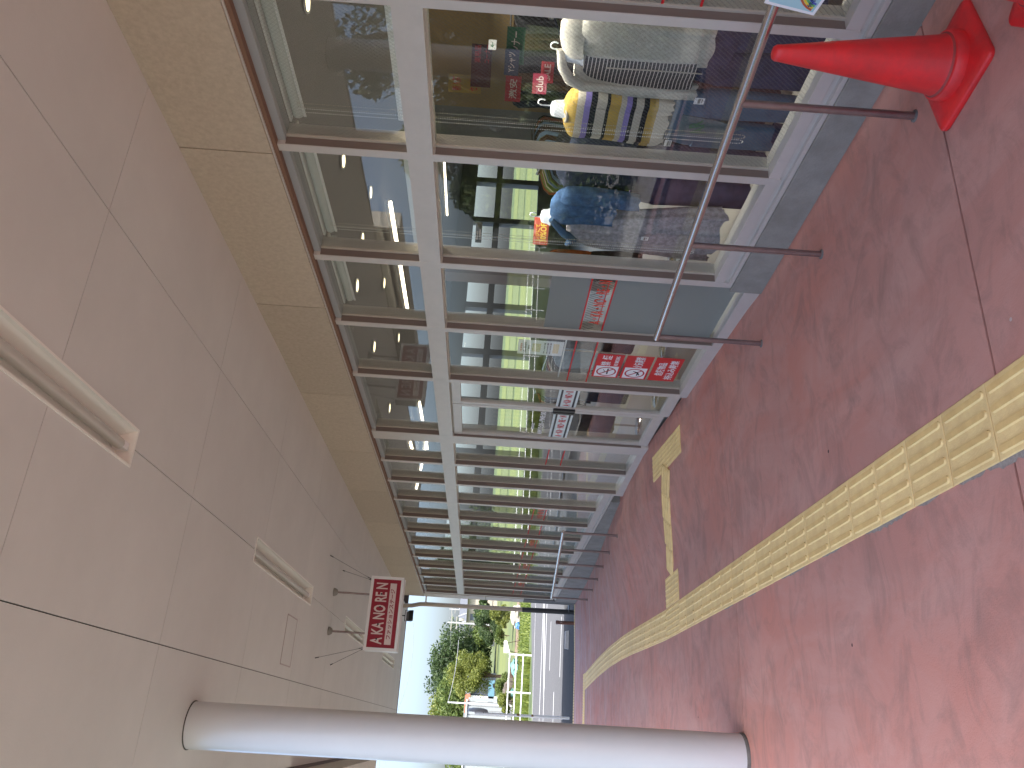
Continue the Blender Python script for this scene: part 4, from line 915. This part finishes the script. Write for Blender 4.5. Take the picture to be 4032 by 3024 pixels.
for k, cc in enumerate([(.55,.12,.05), (.85,.65,.05), (.15,.45,.15), (.10,.15,.50)]):
    r_ = .110-.009*k; vs = []
    for s_ in range(9):
        an = R(170-s_*12)
        for rr in (r_, r_-.008): vs.append(c0+rgt*(rr*math.cos(an))-dwn*(rr*math.sin(an))+Vector((-.0022, 0, 0)))
    vs = [v for v in vs]
    b = B(); b.add(vs, [(2*s_, 2*s_+1, 2*s_+3, 2*s_+2) for s_ in range(8)]); b.build('rainbow_band', P('rainbow_%d' % k, cc, .5), t)
text('仲間', 'lettering', P('navy_print', (.02,.04,.16), .5), t, o_+rgt*.03+dwn*.175+Vector((-.0022,0,0)), rgt, -dwn, .05, .02, .01)

# ================================================================ CONES
def cone(x, y, lab, rot=0.0, s=1.0, tip=False):
    z = zf(x, y)+.001; t = thing('traffic_cone', (x, y, z), lab, 'traffic cone', 'red traffic cones by the shop front')
    b = B(); hw = .185; n = 10; outl = []
    for (cx, cy) in ((1,1),(-1,1),(-1,-1),(1,-1)):
        a0 = math.atan2(cy, cx)-math.pi/4
        for k in range(5):
            a = a0+math.pi/2*k/4; outl.append((cx*(hw-.03)+.03*math.cos(a), cy*(hw-.03)+.03*math.sin(a)))
    ca, sa = math.cos(rot), math.sin(rot); N_ = len(outl)
    rings = []
    for (sc, zz) in ((.985, 0), (1, .006), (1, .018), (.97, .026), (.80, .031), (.62, .036)):
        rings.append([(x+(px*sc*ca-py*sc*sa)*s, y+(px*sc*sa+py*sc*ca)*s, z+zz) for px, py in outl])
    vs = [p for r_ in rings for p in r_]; fs = [(i*N_+j, i*N_+(j+1) % N_, (i+1)*N_+(j+1) % N_, (i+1)*N_+j) for i in range(len(rings)-1) for j in range(N_)]
    b.add(vs, fs, True); b.add(rings[-1], [tuple(range(N_))]); b.add(rings[0], [tuple(range(N_))[::-1]]); b.build('base', M['cone'], t)
    b = B(); b.lathe((x, y, z), [(.135,.034),(.133,.075),(.128,.080),(.122,.081)], 48); b.build('collar', M['cone'], t)
    b = B(); b.lathe((x, y, z), [(.123,.081),(.117,.088)], 48); b.build('groove', M['grime'], t)
    b = B(); b.lathe((x, y, z), [(.1165,.088),(.112,.10),(.074,.40),(.033,.715),(.031,.735),(.024,.746),(.010,.751),(.0005,.752)], 48); b.build('body', M['cone'], t)
cone(2.53, 2.30, 'tall red traffic cone beside the nearest handrail post', R(10))
cone(2.36, 1.72, 'second red cone of which only the base edge shows at the photo corner', R(38))

# ================================================================ HANGING SIGN
t = thing('hanging_sign', (1.28, 10.22, 1.42), 'crimson hanging shop sign with cream letters in a white frame', 'sign')
x0, x1, y0, y1, z0, z1 = .835, 1.725, 10.14, 10.34, 1.02, 1.432
b = B(); b.box(x0, x1, y0+.02, y1-.02, z0+.005, z1-.005); b.build('box', M['white2'], t, bevel=.006)
for (ya, yb) in ((y0, y0+.02), (y1-.02, y1)):
    b = B(); f_ = .035
    b.box(x0, x1, ya, yb, z0, z0+f_); b.box(x0, x1, ya, yb, z1-f_, z1); b.box(x0, x0+f_, ya, yb, z0+f_, z1-f_); b.box(x1-f_, x1, ya, yb, z0+f_, z1-f_)
    b.build('frame', M['white2'], t)
b = B(); b.box(x0+.035, x1-.035, y0+.008, y0+.0195, z0+.035, z1-.035); b.build('face_panel', M['redsign'], t)
text('A KA NO RE N', 'lettering', M['cream'], t, (x0+.075, y0+.0075, 1.215), (1,0,0), (0,0,1), .735, .145, .022)
b = B()
for xx in (.972, 1.145, 1.352, 1.51): b.lathe((xx, 0, 0), [(.0, 0)], 3) if False else b.add([(xx+.012*math.cos(a*math.pi/4), y0+.006, 1.285+.012*math.sin(a*math.pi/4)) for a in range(8)], [tuple(range(8))[::-1]])
b.build('letter_dot', M['print_b'], t)
b = B(); b.box(x0+.075, x1-.08, y0+.005, y0+.0075, 1.105, 1.185); b.build('lower_band', M['cream'], t)
text('ファッションステージ', 'lettering', M['redsign'], t, (x0+.14, y0+.0045, 1.117), (1,0,0), (0,0,1), .60, .056, .022)
for xx in (1.035, 1.505):
    b = B(); b.tube([(xx, 10.22, 1.43), (xx, 10.2, ZC-.004)], .0125, 12); b.build('rod', M['steel2'], t)
    b = B(); b.lathe((xx, 10.2, ZC), [(.014,-.055),(.035,-.045),(.05,-.018),(.052,-.002)], 20); b.build('ceiling_cup', M['plinth'], t)
for (xa, ya, xb, yb) in ((1.69,10.2,1.85,9.64),(1.69,10.28,1.853,10.63),(.865,10.2,.674,9.63),(.865,10.28,.673,10.66)):
    a = Vector((xa, ya, 1.435)); c = Vector((xb, yb, ZC-.002)); b = B(); b.tube([a, c], .0022, 5)
    b.tube([a+(c-a)*.02, a+(c-a)*.10], .005, 6); b.tube([a+(c-a)*.93, c], .006, 6); b.build('stay_wire', M['pipe2'], t)

# ================================================================ DRAINPIPE, FLOODLIGHT, BOLLARD
t = thing('drainpipe', (2.62, 18.62, -2.1), 'beige drainpipe with dark lower half at the far shop corner', 'drainpipe')
px_ = 2.615
b = B(); b.tube([(2.58, 18.9, 1.86), (2.59, 18.87, 1.66), (2.612, 18.72, 1.46), (px_, 18.70, 1.34), (px_+.01, 18.7, -.885)], .048, 18); b.build('upper_pipe', M['pipe'], t)
b = B(); b.tube([(px_+.01, 18.7, -.885), (px_+.02, 18.7, -2.12)], .056, 18); b.build('lower_pipe', M['pipe2'], t)
for z in (1.33, -.2, -1.95):
    b = B(); b.lathe((px_+.01, 18.7, z), [(.05,-.012),(.058,-.008),(.058,.008),(.05,.012)], 18); b.box(px_, px_+.2, 18.5, 18.7, z-.008, z+.008); b.build('pipe_bracket', M['pipe'] if z > -.5 else M['pipe2'], t)
t = thing('floodlight', (2.36, 18.9, 1.7), 'small black floodlight hanging from the far canopy edge', 'floodlight')
b = B(); b.hexa([(2.24,18.80,1.60),(2.48,18.80,1.60),(2.48,18.98,1.66),(2.24,18.98,1.66),(2.24,18.84,1.70),(2.48,18.84,1.70),(2.46,18.98,1.76),(2.26,18.98,1.76)]); b.build('housing', M['black'], t, bevel=.008)
b = B(); b.tube([(2.245,18.9,1.68),(2.245,18.92,1.80),(2.475,18.92,1.80),(2.475,18.9,1.68)], .008, 6); b.tube([(2.36,18.92,1.80),(2.36,18.92,ZC)], .012, 8); b.build('bracket', M['black'], t)
t = thing('bollard', (2.34, 18.32, -2.09), 'short brown post standing at the kerb by the drainpipe', 'bollard')
b = B(); b.lathe((2.34, 18.30, -2.1), [(.040,0),(.040,.42)], 20); b.build('post', P('brown_paint', (.17,.075,.055), .5), t)
b = B(); b.lathe((2.34, 18.30, -2.1), [(.046,.42),(.046,.455),(.03,.47),(.0005,.472)], 20); b.build('cap', P('brown_cap', (.20,.10,.08), .4), t)
b = B(); b.box(2.33, 2.35, 18.245, 18.262, -1.78, -1.72); b.build('catch', M['steel'], t)
t = thing('wheel_stop', (2.1, 21, -2.22), 'white parking block lying in the canopy shade beyond the kerb', 'parking block')
q = at(2240, 2520, 21.0)
b = B(); b.hexa([(q.x-.23,20.95,-2.225),(q.x+.23,20.95,-2.225),(q.x+.23,21.09,-2.225),(q.x-.23,21.09,-2.225),(q.x-.21,20.98,-2.12),(q.x+.21,20.98,-2.12),(q.x+.21,21.06,-2.12),(q.x-.21,21.06,-2.12)]); b.build('block', M['paint'], t, bevel=.01)

# ================================================================ BEYOND THE ROAD
t = thing('pipe_fence', (3.23, 37, -2.25), 'white painted pipe fence with three rails along the far side of the road', 'fence')
hp = (0.30, .60, .90)
def fy(x): return 36.9+(3.23-x)*.10
xs = [3.23-1.56*k for k in range(28)]
for x in xs:
    b = B(); b.tube([(x, fy(x), -2.3), (x, fy(x), -2.2+.95)], .038, 8); b.build('post', M['white2'], t)
for h in hp:
    b = B(); b.tube([(xs[0]+.05, fy(xs[0]), -2.2+h), (xs[-1], fy(xs[-1]), -2.2+h)], .028, 8); b.build('rail', M['white2'], t)

def leaves(n, clumps, size, rnd, flat=.0):
    b = B()
    for _ in range(n):
        c, r_ = rnd.choice(clumps); 
        v = Vector((rnd.gauss(0,1), rnd.gauss(0,1), rnd.gauss(0,1))).normalized()*(rnd.random()**.38)
        p = Vector(c)+Vector((v.x*r_[0], v.y*r_[1], v.z*r_[2]))
        d = Vector((rnd.gauss(0,1), rnd.gauss(0,1), rnd.gauss(0,.8))).normalized(); e = d.orthogonal().normalized(); e.rotate(Matrix.Rotation(rnd.random()*6.28, 3, d))
        f = d.cross(e); s = size*rnd.uniform(.6, 1.4)
        b.add([p-e*s, p-f*s*.45+d*s*.1, p+e*s, p+f*s*.45+d*s*.1], [(0,1,2,3)])
    return b
def tree(x, y, zb, h, rx, label, mat, n=2600, size=.16, seed=0, trunk=.3, group=None, cat='tree', name='tree', clear=.28, ncl=14):
    rnd = random.Random(seed); t = thing(name, (x, y, zb), label, cat, group); cl = []
    for k in range(ncl):
        a = rnd.random()*6.28; q = rnd.random(); zz = zb+h*(clear+(1-clear)*(.12+.80*q)); rad = rx*(.75*math.sin(math.pi*min(.95, max(.12, q*.8+.15))))*rnd.random()**.5
        rr = rx*rnd.uniform(.26, .46); cl.append(((x+rad*math.cos(a), y+rad*math.sin(a), zz), (rr, rr, rr*.75)))
    leaves(n, cl, size, rnd).build('crown', mat, t)
    b = B(); top = zb+h*.7
    b.tube([(x, y, zb-.1), (x+.04*h*(rnd.random()-.5), y, zb+h*.3), (x, y, top)], [h*.035*trunk*3, h*.026*trunk*3, h*.008], 8); 
    for k in range(6):
        c = rnd.choice(cl)[0]; z_ = zb+h*(clear*.8+.15*rnd.random()); b.tube([(x, y, z_), ((x+c[0])/2, (y+c[1])/2, (z_+c[2])/2+.1), c], [h*.013, h*.009, h*.003], 6)
    b.build('trunk', M['bark'], t); return t
def px_tree(pxb, pxt, py, Y, rx, *a, **k):        # base and top heights measured in the photograph
    p0 = at(pxb, py, Y); p1 = at(pxt, py, Y); return tree(p1.x, Y, p0.z, p1.z-p0.z, rx, *a, **k)
px_tree(2000, 1765, 2650, 62, 2.0, 'yellow green leafy tree in front of the dark wood', M['leafy'], 13000, .07, 8, clear=.22, ncl=34)
px_tree(1990, 1860, 2462, 60, 1.35, 'small dark green tree in the middle of the grass bank', M['leafd'], 8000, .065, 4, clear=.08)
G = 'trees of the dark wood behind the field'
for i, (pb, pt, py, Y, rx, mt, lb) in enumerate([(1920, 1712, 2585, 125, 6.4, 'leafd', 'broad dark tree at the right end of the wood'), (1925, 1700, 2670, 128, 6.8, 'leafd', 'tall dark tree in the middle of the wood'), (1930, 1730, 2740, 122, 6.0, 'leaf', 'lighter tree left of the tall dark tree'), (1935, 1712, 2800, 126, 6.4, 'leafy', 'yellowish tree of the wood beside the white column'), (1935, 1705, 2870, 130, 6, 'leaf', 'tree of the wood behind the white column')]):
    px_tree(pb, pt, py, Y, rx, lb, M[mt], 12000, .25, 20+i, clear=.02, group=G, ncl=30)
for i, (py, pb, pt, Y, rx, mt, lb) in enumerate([(2420, 2010, 1935, 52, .9, 'leafy', 'low pale bush below the small dark tree'), (2500, 2000, 1950, 55, .8, 'leaf', 'round green bush left of the small dark tree'), (2425, 1915, 1880, 125, 3, 'leafd', 'dark bush in front of the pale roofs'), (2480, 1915, 1878, 122, 3, 'leaf', 'green bush beneath the utility pole'), (2700, 2010, 1960, 54, 1.0, 'leaf', 'green bush behind the pipe fence'), (2760, 2020, 1970, 50, .9, 'leafy', 'weedy bush beside the white shed')]):
    px_tree(pb, pt, py, Y, rx, lb, M[mt], 3500, .06 if Y < 100 else .2, 50+i, clear=0, cat='bush', name='bush', ncl=8)
# weeds along the far verge
rnd = random.Random(5); b = B()
for k in range(26000):
    x = rnd.uniform(-14, 9); y = 38.5+rnd.random()**1.5*13
    if x > 3.5 and y < 40: continue
    hgt = rnd.uniform(.10, .42)*(1.0 if x < 3.2 else .45); a = rnd.random()*6.28; dx, dy = math.cos(a)*.03, math.sin(a)*.03; lx, ly = rnd.uniform(-.12, .12), rnd.uniform(-.12, .12)
    b.add([(x-dx,y-dy,-2.33),(x+dx,y+dy,-2.33),(x+lx,y+ly,-2.32+hgt)], [(0,1,2)])
b.build('verge_grass', M['grassblade'], label='tall weeds and grass along the far road verge', cat='grass', kind='stuff')
# evergreen row on the left, seen mirrored in the panes
for i, (x, y, h, rx, mt, lb) in enumerate([(-9.5, 9.5, 10.5, 3.0, 'leaf', 'first leafy tree mirrored in the nearest pane'), (-10.5, 13.8, 10.0, 3.0, 'leafd', 'second leafy tree mirrored in the nearest pane'), (-10, 17.8, 5.6, 2.1, 'leaf', 'third leafy tree mirrored in the second pane'), (-13, 23.5, 4.6, 2.0, 'leafd', 'low dark tree mirrored beside the third pane')]):
    tree(x, y, -2.25, h, rx, lb, M[mt], 12000, .12, 80+i, clear=.10, group='roadside trees mirrored in the shop panes', ncl=22)
tree(-7.0, 60, -2.3, 6.0, 4.2, 'dense dark tree showing left of the white column', M['leafd'], 12000, .13, 90, clear=.05, ncl=20)
rnd = random.Random(9); cl = []
for k in range(60): cl.append(((rnd.uniform(-4.6, -3.4), -10+25*k/60+rnd.uniform(-.3, .3), -1.75+rnd.uniform(-.1, .8)), (.7, .7, .6)))
t = thing('hedge', (-4.0, 1, -2.25), 'leafy green hedge left of the walkway, mirrored in the near panes', 'hedge')
leaves(34000, cl, .07, rnd).build('foliage', M['leafd'], t)
# white shed, barn, hut
t = thing('white_shed', (1.0, 54, -2.3), 'white corrugated metal shed left of the fields', 'shed')
pa, pb_ = at(1840, 2770, 54), at(2017, 2770, 54); xr = at(1930, 2765, 54).x; ztop = pa.z; zbot = -2.3; x = xr-5.2
b = B(); b.box(xr-5.2, xr, 54, 58, zbot, ztop); b.build('body', P('shed_body', (.22,.23,.235), .5), t)
while x < xr: b = B(); b.box(x+.01, x+.22, 53.96, 54.0, zbot+.1, ztop-.05); b.build('wall_panel', P('shed_panel', (.30,.33,.34), .5) if 'shed_panel' not in bpy.data.materials else bpy.data.materials['shed_panel'], t); x += .26
b = B(); b.box(xr-5.3, xr+.1, 53.9, 58.1, ztop, ztop+.08); b.build('roof', P('shed_roof', (.55,.57,.58), .4), t)
pw = at(1800, 2770, 54)
t = thing('flag_pole', (xr-.1, 53.8, -2.3), 'thin white pole standing beside the white shed', 'pole')
b = B(); b.tube([(xr-.15, 53.8, -2.3), (xr-.15, 53.8, at(1762, 2768, 53.8).z)], .045, 8); b.build('pole', M['white2'], t)
t = thing('barn', at(1935, 2700, 110), 'dark barn with open front under the wood', 'barn')
c = at(1880, 2730, 112); b = B(); b.box(c.x-3.8, c.x+2.6, 112, 118, -2.3, c.z+.9); b.build('body', P('dark_barn_wall', (.035,.045,.06), .7), t)
b = B()
for k in range(12): b.box(c.x-3.8+.53*k, c.x-3.8+.53*k+.12, 111.9, 112, -2.3, c.z+.6)
b.build('wall_batten', P('batten', (.07,.08,.10), .7), t)
b = B(); b.hexa([(c.x-4.2,111.5,c.z+.9),(c.x+3.0,111.5,c.z+.9),(c.x+3.0,118.5,c.z+1.6),(c.x-4.2,118.5,c.z+1.6),(c.x-4.2,111.5,c.z+1.05),(c.x+3.0,111.5,c.z+1.05),(c.x+3.0,118.5,c.z+1.75),(c.x-4.2,118.5,c.z+1.75)]); b.build('roof', P('barn_roof', (.13,.14,.15), .5), t)
c = at(1845, 2777, 100)
t = thing('small_hut', (c.x, 100, -2.3), 'small hut with orange roof above the white shed', 'hut')
c.x += .9
b = B(); b.box(c.x-1.6, c.x+.2, 100, 103, -2.3, c.z-.1); b.build('wall', M['white2'], t)
b = B(); b.hexa([(c.x-1.7,99.7,c.z-.1),(c.x+.35,99.7,c.z-.1),(c.x+.35,103.3,c.z-.1),(c.x-1.7,103.3,c.z-.1),(c.x-1.7,101.4,c.z+.5),(c.x+.35,101.4,c.z+.5),(c.x+.35,101.6,c.z+.5),(c.x-1.7,101.6,c.z+.5)]); b.build('roof', P('orange_roof', (.26,.07,.03), .7), t)
# pale house with tiled roof on the right
c = at(1850, 2440, 140); c2 = at(1850, 2520, 140); c3 = at(1850, 2340, 140)
t = thing('farmhouse', (c.x, 140, -2.3), 'pale distant house with grey panelled roof right of the wood', 'house')
z1 = at(1835, 2460, 140).z; z2 = at(1803, 2460, 140).z
b = B(); b.box(c2.x, c3.x, 140, 148, -2.3, z1); b.build('wall', P('cream_wall', (.40,.36,.29), .8), t)
b = B(); b.hexa([(c2.x-.5,139.4,z1),(c3.x+.5,139.4,z1),(c3.x+.5,148.6,z1),(c2.x-.5,148.6,z1),(c2.x-.5,143.7,z2),(c3.x+.5,143.7,z2),(c3.x+.5,144.3,z2),(c2.x-.5,144.3,z2)]); b.build('roof', P('grey_roof', (.10,.105,.115), .5), t)
nx = int((c3.x-c2.x)/1.3)
for k in range(nx):
    xx = c2.x+.3+1.3*k
    b = B(); b.box(xx, xx+.06, 139.3, 139.42, z1-.05, z1+.05); b.hexa([(xx,139.3,z1+.02),(xx+.09,139.3,z1+.02),(xx+.09,143.6,z2+.02),(xx,143.6,z2+.02),(xx,139.3,z1+.12),(xx+.09,139.3,z1+.12),(xx+.09,143.6,z2+.12),(xx,143.6,z2+.12)]); b.build('roof_batten', M['paint'], t)
for k in range(max(1, nx//2)):
    xx = c2.x+.8+2.4*k; b = B(); b.box(xx, xx+1.1, 139.9, 139.98, z1-1.6, z1-.6); wo = b.build('window', P('window_dark', (.08,.10,.12), .2) if 'window_dark' not in bpy.data.materials else bpy.data.materials['window_dark'], t)
# utility poles and wires
def pole(px, py, Y, pxb, lab, arms=True, r_=.11):
    p1 = at(px, py, Y); t = thing('utility_pole', (p1.x, Y, -2.3), lab, 'utility pole')
    b = B(); b.tube([(p1.x, Y, -2.3), (p1.x, Y, p1.z)], [r_*1.2, r_*.8], 8); b.build('mast', P('pole_concrete', (.42,.42,.42), .8) if 'pole_concrete' not in bpy.data.materials else bpy.data.materials['pole_concrete'], t)
    if arms:
        b = B(); b.box(p1.x-.9, p1.x+.9, Y-.05, Y+.05, p1.z-.5, p1.z-.4); b.box(p1.x-.7, p1.x+.7, Y-.05, Y+.05, p1.z-1.1, p1.z-1.0); b.build('crossarm', M['plinth'], t)
        b = B(); b.lathe((p1.x+.35, Y-.2, p1.z-1.9), [(.16,0),(.17,.1),(.17,.5),(.12,.56)], 10); b.build('transformer', M['plinth'], t)
    return p1
q1 = pole(1762, 2450, 95, 1860, 'utility pole standing among the bushes right of the wood')
pole(1770, 2398, 150, 1860, 'distant utility pole beside the pale house', True, .12)
def wire(p0, p1, sag, lab, r_=.007):
    p0, p1 = Vector(p0), Vector(p1); t = thing('overhead_wire', p0, lab, 'wire', 'overhead wires beyond the canopy')
    pts = [p0.lerp(p1, q/14)-Vector((0, 0, sag*4*(q/14)*(1-q/14))) for q in range(15)]
    b = B(); b.tube(pts, r_, 5); b.build('cable', M['cable'], t)
wire(at(1768, 2395, 95), at(1772, 2560, 95), .1, 'thin wire from the utility pole towards the wood')
wire(at(1763, 2768, 53.7), at(1806, 2520, 53.7), .12, 'pale wire slanting from the white pole across the wood', .02)
wire(at(1622, 2395, 30), at(1566, 2800, 30), .25, 'coiled cable below the canopy edge', .007)
wire(at(1610, 2395, 31), at(1556, 2850, 31), .15, 'upper thin cable below the canopy edge', .004)
for k, (a, c_) in enumerate((((1440, 3024), (1440, 2975)), ((1468, 3024), (1466, 2975)), ((1495, 3024), (1492, 2976)), ((1518, 3024), (1518, 2978)))):
    wire(at(*a, 40), at(*c_, 40), .01, ['topmost wire left of the column', 'second wire down left of the column', 'third wire down left of the column', 'lowest wire left of the column'][k], .008)
# convex mirror on a pole
c = at(1862, 2812, 20.4)
t = thing('road_mirror', (c.x, 20.4, -2.23), 'white pole with grey convex road mirror seen edge on', 'road mirror')
b = B(); xb = at(2240, 2828, 20.4).x; b.tube([(xb, 20.4, -2.25), (xb-.01, 20.4, .05)], .032, 12); b.build('pole', M['white2'], t)
b = B(); b.tube([(xb,20.4,-1.02),(xb,20.4,-.95)], .0335, 12); b.tube([(xb,20.4,-1.35),(xb,20.4,-1.30)], .0335, 12); b.build('rust_band', P('rust', (.25,.13,.04), .8), t)
b = B(); n = 24
for k, (rr, dy) in enumerate(((.25, 0), (.24, -.03), (.15, -.05), (.01, -.06))): pass
vs = []
for rr, dy in ((.24, .03), (.25, 0), (.22, -.04), (.13, -.065), (.01, -.07)):
    for j in range(n): a = 2*math.pi*j/n; vs.append((xb+.05-dy*.9+.06*math.cos(a)*rr, 20.38+rr*math.cos(a), -.02+rr*math.sin(a)))
b.add(vs, [(i*n+j, i*n+(j+1) % n, (i+1)*n+(j+1) % n, (i+1)*n+j) for i in range(4) for j in range(n)], True); b.add(vs[:n], [tuple(range(n))]); b.build('mirror', P('mirror_back', (.35,.35,.36), .4), t)
b = B(); b.box(xb-.01, xb+.06, 20.37, 20.40, -.17, -.15); b.box(xb-.01, xb+.06, 20.37, 20.40, .03, .05); b.build('bracket', M['plinth'], t)
# clutter on the bank
c = at(1988, 2540, 47)
t = thing('leaning_board', (c.x, 47, -2.2), 'white board leaning on struts on the grass bank', 'board')
b = B(); b.hexa([(c.x-.40,47,c.z-.30),(c.x+.25,47.1,c.z-.10),(c.x+.25,47.14,c.z-.10),(c.x-.40,47.04,c.z-.30),(c.x-.40,47.2,c.z+.02),(c.x+.25,47.25,c.z+.05),(c.x+.25,47.29,c.z+.05),(c.x-.40,47.24,c.z+.02)]); b.build('panel', M['white2'], t)
b = B(); b.tube([(c.x-.2,47.2,c.z),(c.x-.45,47.2,-2.3)], .018, 6); b.build('strut', M['bark'], t)
b = B(); b.tube([(c.x+.1,47.2,c.z),(c.x+.35,47.2,-2.3)], .018, 6); b.build('strut', M['bark'], t)
def lump(px, py, Y, sx, sy, sz, mat, name, lab, cat, seed):
    c = at(px, py, Y); rnd = random.Random(seed); bm = bmesh.new(); bmesh.ops.create_icosphere(bm, subdivisions=3, radius=1)
    for v in bm.verts:
        k_ = 1+.35*noise.noise(v.co*2.2+Vector((seed, 0, 0))); v.co = Vector((v.co.x*sx*k_, v.co.y*sy*k_, max(v.co.z, -.3)*sz*k_))
    me = bpy.data.meshes.new(name); bm.to_mesh(me); bm.free(); me.materials.append(mat); o = link(name, me); o.location = (c.x, Y, -2.25+.25*sz); setp(o, lab, cat)
teal = P('teal_tarp', (.09,.20,.185), .6); bluet = P('blue_tarp', (.06,.17,.38), .5); sand = P('sand_bags', (.36,.33,.28), .9, var=.3, vscale=5)
lump(2000, 2625, 50, .55, .4, .32, teal, 'tarpaulin', 'pale teal tarpaulin heap below the yellow green tree', 'tarpaulin', 1)
lump(1995, 2728, 50, .3, .3, .3, bpy.data.materials['teal_tarp'], 'tarpaulin', 'teal tarpaulin heap behind the middle of the fence', 'tarpaulin', 2)
lump(2018, 2462, 50, .22, .2, .2, bluet, 'tarpaulin', 'bright blue tarpaulin beside the sand heap', 'tarpaulin', 3)
lump(2010, 2425, 51, .7, .5, .42, sand, 'sand_heap', 'pale heap of sacks on the grass bank by the drainpipe', 'heap', 4)
lump(1985, 2650, 53, .6, .4, .3, P('log_heap', (.06,.03,.02), .9, var=.4, vscale=6), 'log_pile', 'dark brown log pile beneath the yellow green tree', 'log pile', 6)
lump(1965, 2720, 52, .7, .4, .6, P('brush_heap', (.12,.10,.08), .9, var=.5, vscale=8), 'brush_pile', 'grey brown pile of cut branches left of the tree', 'brush pile', 7)
c = at(1880, 2725, 100)
t = thing('parked_truck', (c.x, 100, -2.3), 'light blue small truck parked in front of the dark barn', 'truck')
b = B(); b.box(c.x-1.6, c.x+1.4, 100, 101.6, -1.9, -1.2); b.build('bed', P('light_blue_paint', (.12,.24,.32), .4), t)
b = B(); b.hexa([(c.x-2.6,100,-1.9),(c.x-1.6,100,-1.9),(c.x-1.6,101.6,-1.9),(c.x-2.6,101.6,-1.9),(c.x-2.35,100.1,-.45),(c.x-1.6,100.1,-.45),(c.x-1.6,101.5,-.45),(c.x-2.35,101.5,-.45)]); b.build('cab', bpy.data.materials['light_blue_paint'], t)
for dx in (-2.0, .8):
    b = B(); b.tube([(c.x+dx,99.9,-1.98),(c.x+dx,101.7,-1.98)], .32, 14); b.build('wheel', M['black'], t)
